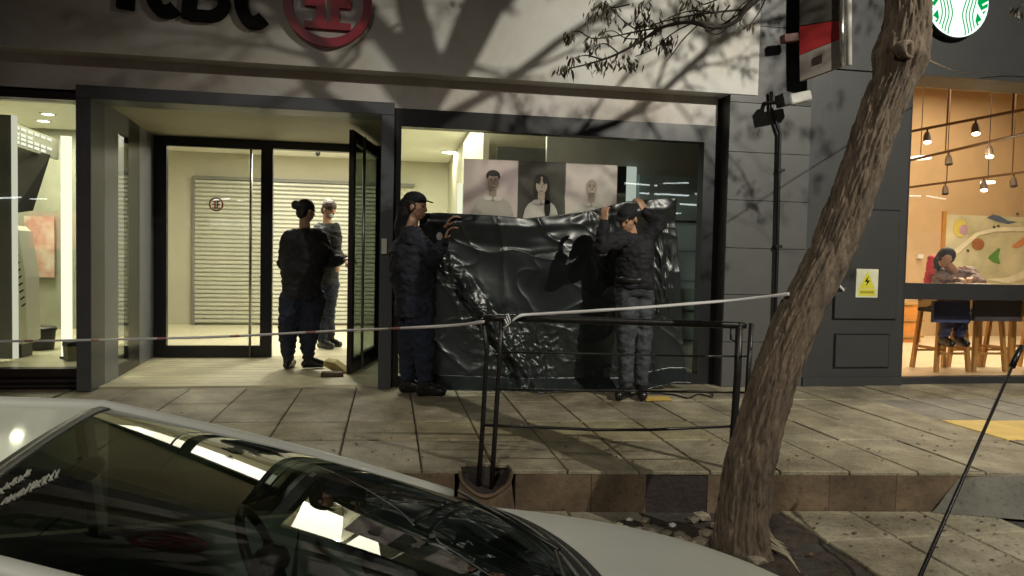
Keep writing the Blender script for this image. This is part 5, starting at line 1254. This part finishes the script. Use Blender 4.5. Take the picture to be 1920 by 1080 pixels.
# bonnet
def nose(s): return V((2.36-.55*abs(s)**2.6, .70*s, .74-.07*s*s))
def bonnet(u, v):
    s = 2*u-1; a = cowl(s*1.0)+V((.085, 0, -.035)); a.y = .765*s; c = nose(s); p = a.lerp(c, v); p.z += .085*math.sin(math.pi*v*.92)*(1-.5*s*s)
    p.y += s*.03*math.sin(math.pi*v); p.z -= .10*max(0, abs(s)-.85)/.15*1.0*max(0,abs(s)-.85)*3
    return W(*p)
grid(bonnet, 48, 26, 'bonnet', M['carw'], car)
def front(u, v):
    s = 2*u-1; a = nose(s); return W(a.x+.06*math.sin(math.pi*v), a.y*(1+.1*math.sin(math.pi*v*.6)), a.z*(1-v)+.22*v)
grid(front, 40, 14, 'front_bumper', M['carw'], car)
for s in (-1, 1):
    def side(u, v, s=s):
        x = -1.9+ (3.15+.65)*u; zt_ = .93 if x < 1.25 else .93-.18*((x-1.25)/.7)**1.3
        zt_ = max(zt_, .6); taper = 0 if x < 1.3 else .10*((x-1.3)/.65)**2.2
        y = s*(.765+.055*math.sin(math.pi*min(1, v*1.15))-taper); return W(x, y, zt_*(1-v)+.22*v)
    grid(side, 40, 14, 'body_side', M['carw'], car)
    # side glass and door frames
    bx = [(.78, .93), (.02, .93), (-.04, 1.33), (.30, 1.33)]
    for (x0, x1, t0, t1, nm) in ((-.02, 1.05, .02, .10, 'side_window'), (-1.0, -.08, -.92, -.06, 'side_window')):
        pts = [W(x0, s*.745, .95), W(x1, s*.745, .95), W(t1, s*.60, 1.34), W(t0, s*.60, 1.34)]
        MB().poly(pts).build(nm, M['Gw'], car)
    MB().obox(W(-.05, s*.75, .94), W(-.05, s*.59, 1.36), .07, .03, upv=(1, 0, 0)).build('pillar', M['carw'], car)
    for x in (-1.25, 1.62):
        wh = link('wheel', MB().tube([W(x, s*.62, .30), W(x, s*.82, .30)], [.30, .30], 28, side=(0, 0, 1)).mesh(), M['tyre'], car)
        MB().tube([W(x, s*.80, .30), W(x, s*.828, .30)], [.19, .17], 20, side=(0, 0, 1)).build('rim', M['steel'], wh)
    MB().ball(W(2.0, s*.55, .62), (.12, .12, .08)).build('headlight', M['steel'], car, smooth=True)
MB().box(0, 0, 0, 0, 0, 0) if False else None
def tail(u, v): s = 2*u-1; return W(-1.55-.35*min(1, v*1.6), .60*s*(1+.25*v), 1.34*(1-v)+.3*v)
grid(tail, 20, 12, 'tailgate', M['carw'], car)
for s in (-1, 1):
    P_ = []
    for i in range(15):
        q_ = bonnet((1+s*.90)/2, .02+.93*i/14); P_.append(q_+V((0, 0, .0015)))
    MB().tube(P_, .0022, 4).build('bonnet_gap', M['cblk'], car)
# interior
def dash(u, v): s = 2*u-1; return W(1.32-.2*abs(s)**2-.50*v, .70*s, .955+.03*math.sin(math.pi*v)-.0*v+(.06*math.exp(-((s-.45)/.25)**2)*math.exp(-((v-.8)/.25)**2)))
grid(dash, 36, 12, 'dashboard', M['cint'], car)
MB().poly([W(.62, -.68, .95), W(.62, .68, .95), W(.55, .68, .45), W(.55, -.68, .45)]).build('dash_face', M['cint'], car)
MB().poly([W(-1.6, -.7, .3), W(1.2, -.7, .3), W(1.2, .7, .3), W(-1.6, .7, .3)]).build('cabin_floor', M['cint'], car)
sw = MB(); cS = W(.52, .36, .93); ax = V((math.cos(CA), math.sin(CA), .45)).normalized(); e1 = V((-math.sin(CA), math.cos(CA), 0)); e2 = ax.cross(e1)
rim = [cS+(e1*math.cos(2*math.pi*i/28)+e2*math.sin(2*math.pi*i/28))*.18 for i in range(29)]
sw.tube(rim, .015, 8, cap=False); sw.capsule(cS, .05, cS+ax*.03, .05); sw.obox(cS, cS+e1*.17, .03, .02); sw.obox(cS, cS-e1*.17, .03, .02); sw.obox(cS, cS-e2*.17, .03, .02)
sw.build('steering_wheel', M['cblk'], car, smooth=True)
for y in (-.36, .36):
    b = MB(); b.tube([W(-.30, y, .55), W(-.42, y, .85), W(-.50, y, 1.10)], [(.23, .09), (.24, .08), (.19, .06)], 14, side=(-math.sin(CA), math.cos(CA), 0)); b.tube([W(.15, y, .50), W(-.30, y, .52)], [(.24, .08), (.24, .09)], 14, side=(-math.sin(CA), math.cos(CA), 0))
    st = b.build('seat', M['cseat'], car, smooth=True); b = MB(); b.ball(W(-.53, y, 1.20), (.06, .13, .085), 12, 8); b.build('headrest', M['cseat'], st, smooth=True)
b = MB(); b.ball(W(.12, 0, 1.355), (.025, .10, .026), 14, 8); b.tube([W(.12, 0, 1.36), W(.10, 0, 1.39)], .008, 6); b.build('rear_view_mirror', M['cblk'], car, smooth=True)
# wipers
for y0, y1 in ((.05, .62), (-.55, .0)): MB().tube([W(*(cowl(y0/.725)+V((-.03, 0, .03)))), W(*(cowl(y1/.725)+V((-.06, 0, .05))))], .007, 6).build('wiper', M['cblk'], car, smooth=True)
# squiggled white sticker lettering on the glass
b = MB(); random.seed(5)
def SC(px, py):   # point of the screen surface under a pixel
    d_ = ray(px, py); best = None
    for i in range(1, 40):
        for j in range(1, 30):
            p = screen(i/40, j/30)-CAM; q_ = (960+F*p.dot(r2)/p.dot(fwd), 540-F*p.dot(u2)/p.dot(fwd)); e = (q_[0]-px)**2+(q_[1]-py)**2
            if best is None or e < best[0]: best = (e, i/40, j/30)
    return best
bs = SC(55, 915)
def scr2(px, py):
    # local linear inversion
    u0, v0 = bs[1], bs[2]
    for _ in range(6):
        def pr_(u, v): p = screen(u, v)-CAM; return V((960+F*p.dot(r2)/p.dot(fwd), 540-F*p.dot(u2)/p.dot(fwd)))
        p = pr_(u0, v0); du = (pr_(u0+.005, v0)-p)/.005; dv = (pr_(u0, v0+.005)-p)/.005; det = du.x*dv.y-du.y*dv.x; ex, ey = px-p.x, py-p.y
        u0 += (ex*dv.y-ey*dv.x)/det; v0 += (du.x*ey-du.y*ex)/det
    return screen(min(1, max(0, u0)), min(1, max(0, v0)))+V((0, 0, .004))
for (x0, y0, n_, dx, dy, h_) in ((-6, 930, 5, 13, -8, 15), (4, 950, 9, 11.5, -6.2, 17)):
    for k in range(n_):
        bx_, by_ = x0+k*dx, y0+k*dy
        pts = [(bx_, by_), (bx_+h_*.45, by_-h_*.8), (bx_+h_*.75, by_-h_*.25), (bx_+h_*.35, by_-h_*.1), (bx_+h_*.9, by_-h_*.95)]
        pts = [(p[0]+random.uniform(-2, 2), p[1]+random.uniform(-2, 2)) for p in pts]
        b.tube([scr2(*p) for p in pts], .0022, 4)
b.build('sticker_lettering', mat('sticker_white', (.6, .6, .55), .5), car)
# ================================================================= OPPOSITE SIDE (seen only in reflections)
ob = root('opposite_building', (0, -13, -.6), 'dark building across the street with lit shopfronts, seen in the window reflections', 'building')
MB().box(-24, -13.4, -.77, 30, -13, 9).build('wall', M['dark'], ob)
for k, (x0, x1, z0, z1, m) in enumerate(((-16, -12.6, 1.4, 2.3, emis('shop_red', (1, .08, .07), 1.6)), (-11.6, -9.4, 1.2, 2.4, emis('shop_red', (1, .08, .07), 1.6)), (-8, -4, 2.2, 2.5, emis('shop_white', (.9, 1, .95), 1.2)), (2, 6, .4, 2.4, emis('shop_dim', (.8, .9, .9), .35)), (8.5, 12.5, .2, 2.6, emis('shop_dim', (.8, .9, .9), .35)), (17, 23, .6, 2.6, emis('shop_dim', (.8, .9, .9), .35)))):
    MB().box(x0, -13, z0, x1, -12.93, z1).build('shopfront', m, ob)
tu = emis('shop_tube', (.9, 1, 1), 9)
for (x0, x1, z) in ((8.6, 12.4, 4.1), (9.2, 12.2, 3.75), (8.4, 10.2, 3.3), (10.8, 12.4, 3.4), (9, 11.5, 2.95), (16.5, 20, 4.4), (18, 23, 4.0), (17, 19, 3.5), (-13, -10.5, 2.75), (-16, -14, 2.8), (-7, -5.5, 3.2)):
    xm = x0+(x1-x0)*random.uniform(.3, .7); MB().obox((x0, -12.87, z), (xm, -12.87, z+random.uniform(-.12, .15)), .03, .05).build('tube_light', tu, ob)
    MB().obox((xm+.25, -12.87, z+.05), (xm+.25+(x1-xm)*.4, -12.87, z+.05+random.uniform(-.1, .1)), .03, .035).build('tube_light', tu, ob)
# ================================================================= STREET LAMPS (behind the viewer)
def streetlamp(spec, label, spot=True, size=.12, blend=.6, ang=100, col=(1, .95, .82)):
    x, y, z = spec['loc']; q_ = root('street_lamp', (x, y-.9, -.77), label, 'street lamp')
    MB().tube([(x, y-.9, -.77), (x, y-.9, z+.2)], [.07, .045], 12).build('pole', M['bmet'], q_, smooth=True)
    MB().tube([(x, y-.9, z+.2), (x, y-.4, z+.3), (x, y, z+.12)], .03, 8).build('arm', M['bmet'], q_, smooth=True)
    MB().box(x-.14, y-.2, z+.06, x+.14, y+.25, z+.14).build('housing', M['grey'], q_, bevel=.02)
    l = bpy.data.lights.new('street_light', 'SPOT'); l.energy = spec['energy']; l.color = col; l.shadow_soft_size = size; l.spot_size = R(ang); l.spot_blend = blend
    o = bpy.data.objects.new('street_light', l); COL.objects.link(o); o.location = (x, y, z)
    o.rotation_euler = (V(spec['tgt'])-V((x, y, z))).to_track_quat('-Z', 'Y').to_euler(); o.parent = q_; o.matrix_parent_inverse = parent_world(q_).inverted()
streetlamp(LAMP1, 'tall street lamp on the near side of the road, right of the viewer', size=.045, blend=1.0, ang=77)
streetlamp(LAMP2, 'tall street lamp on the near side of the road, left of the viewer', size=.5, ang=62, blend=.95, col=(1, .93, .80))
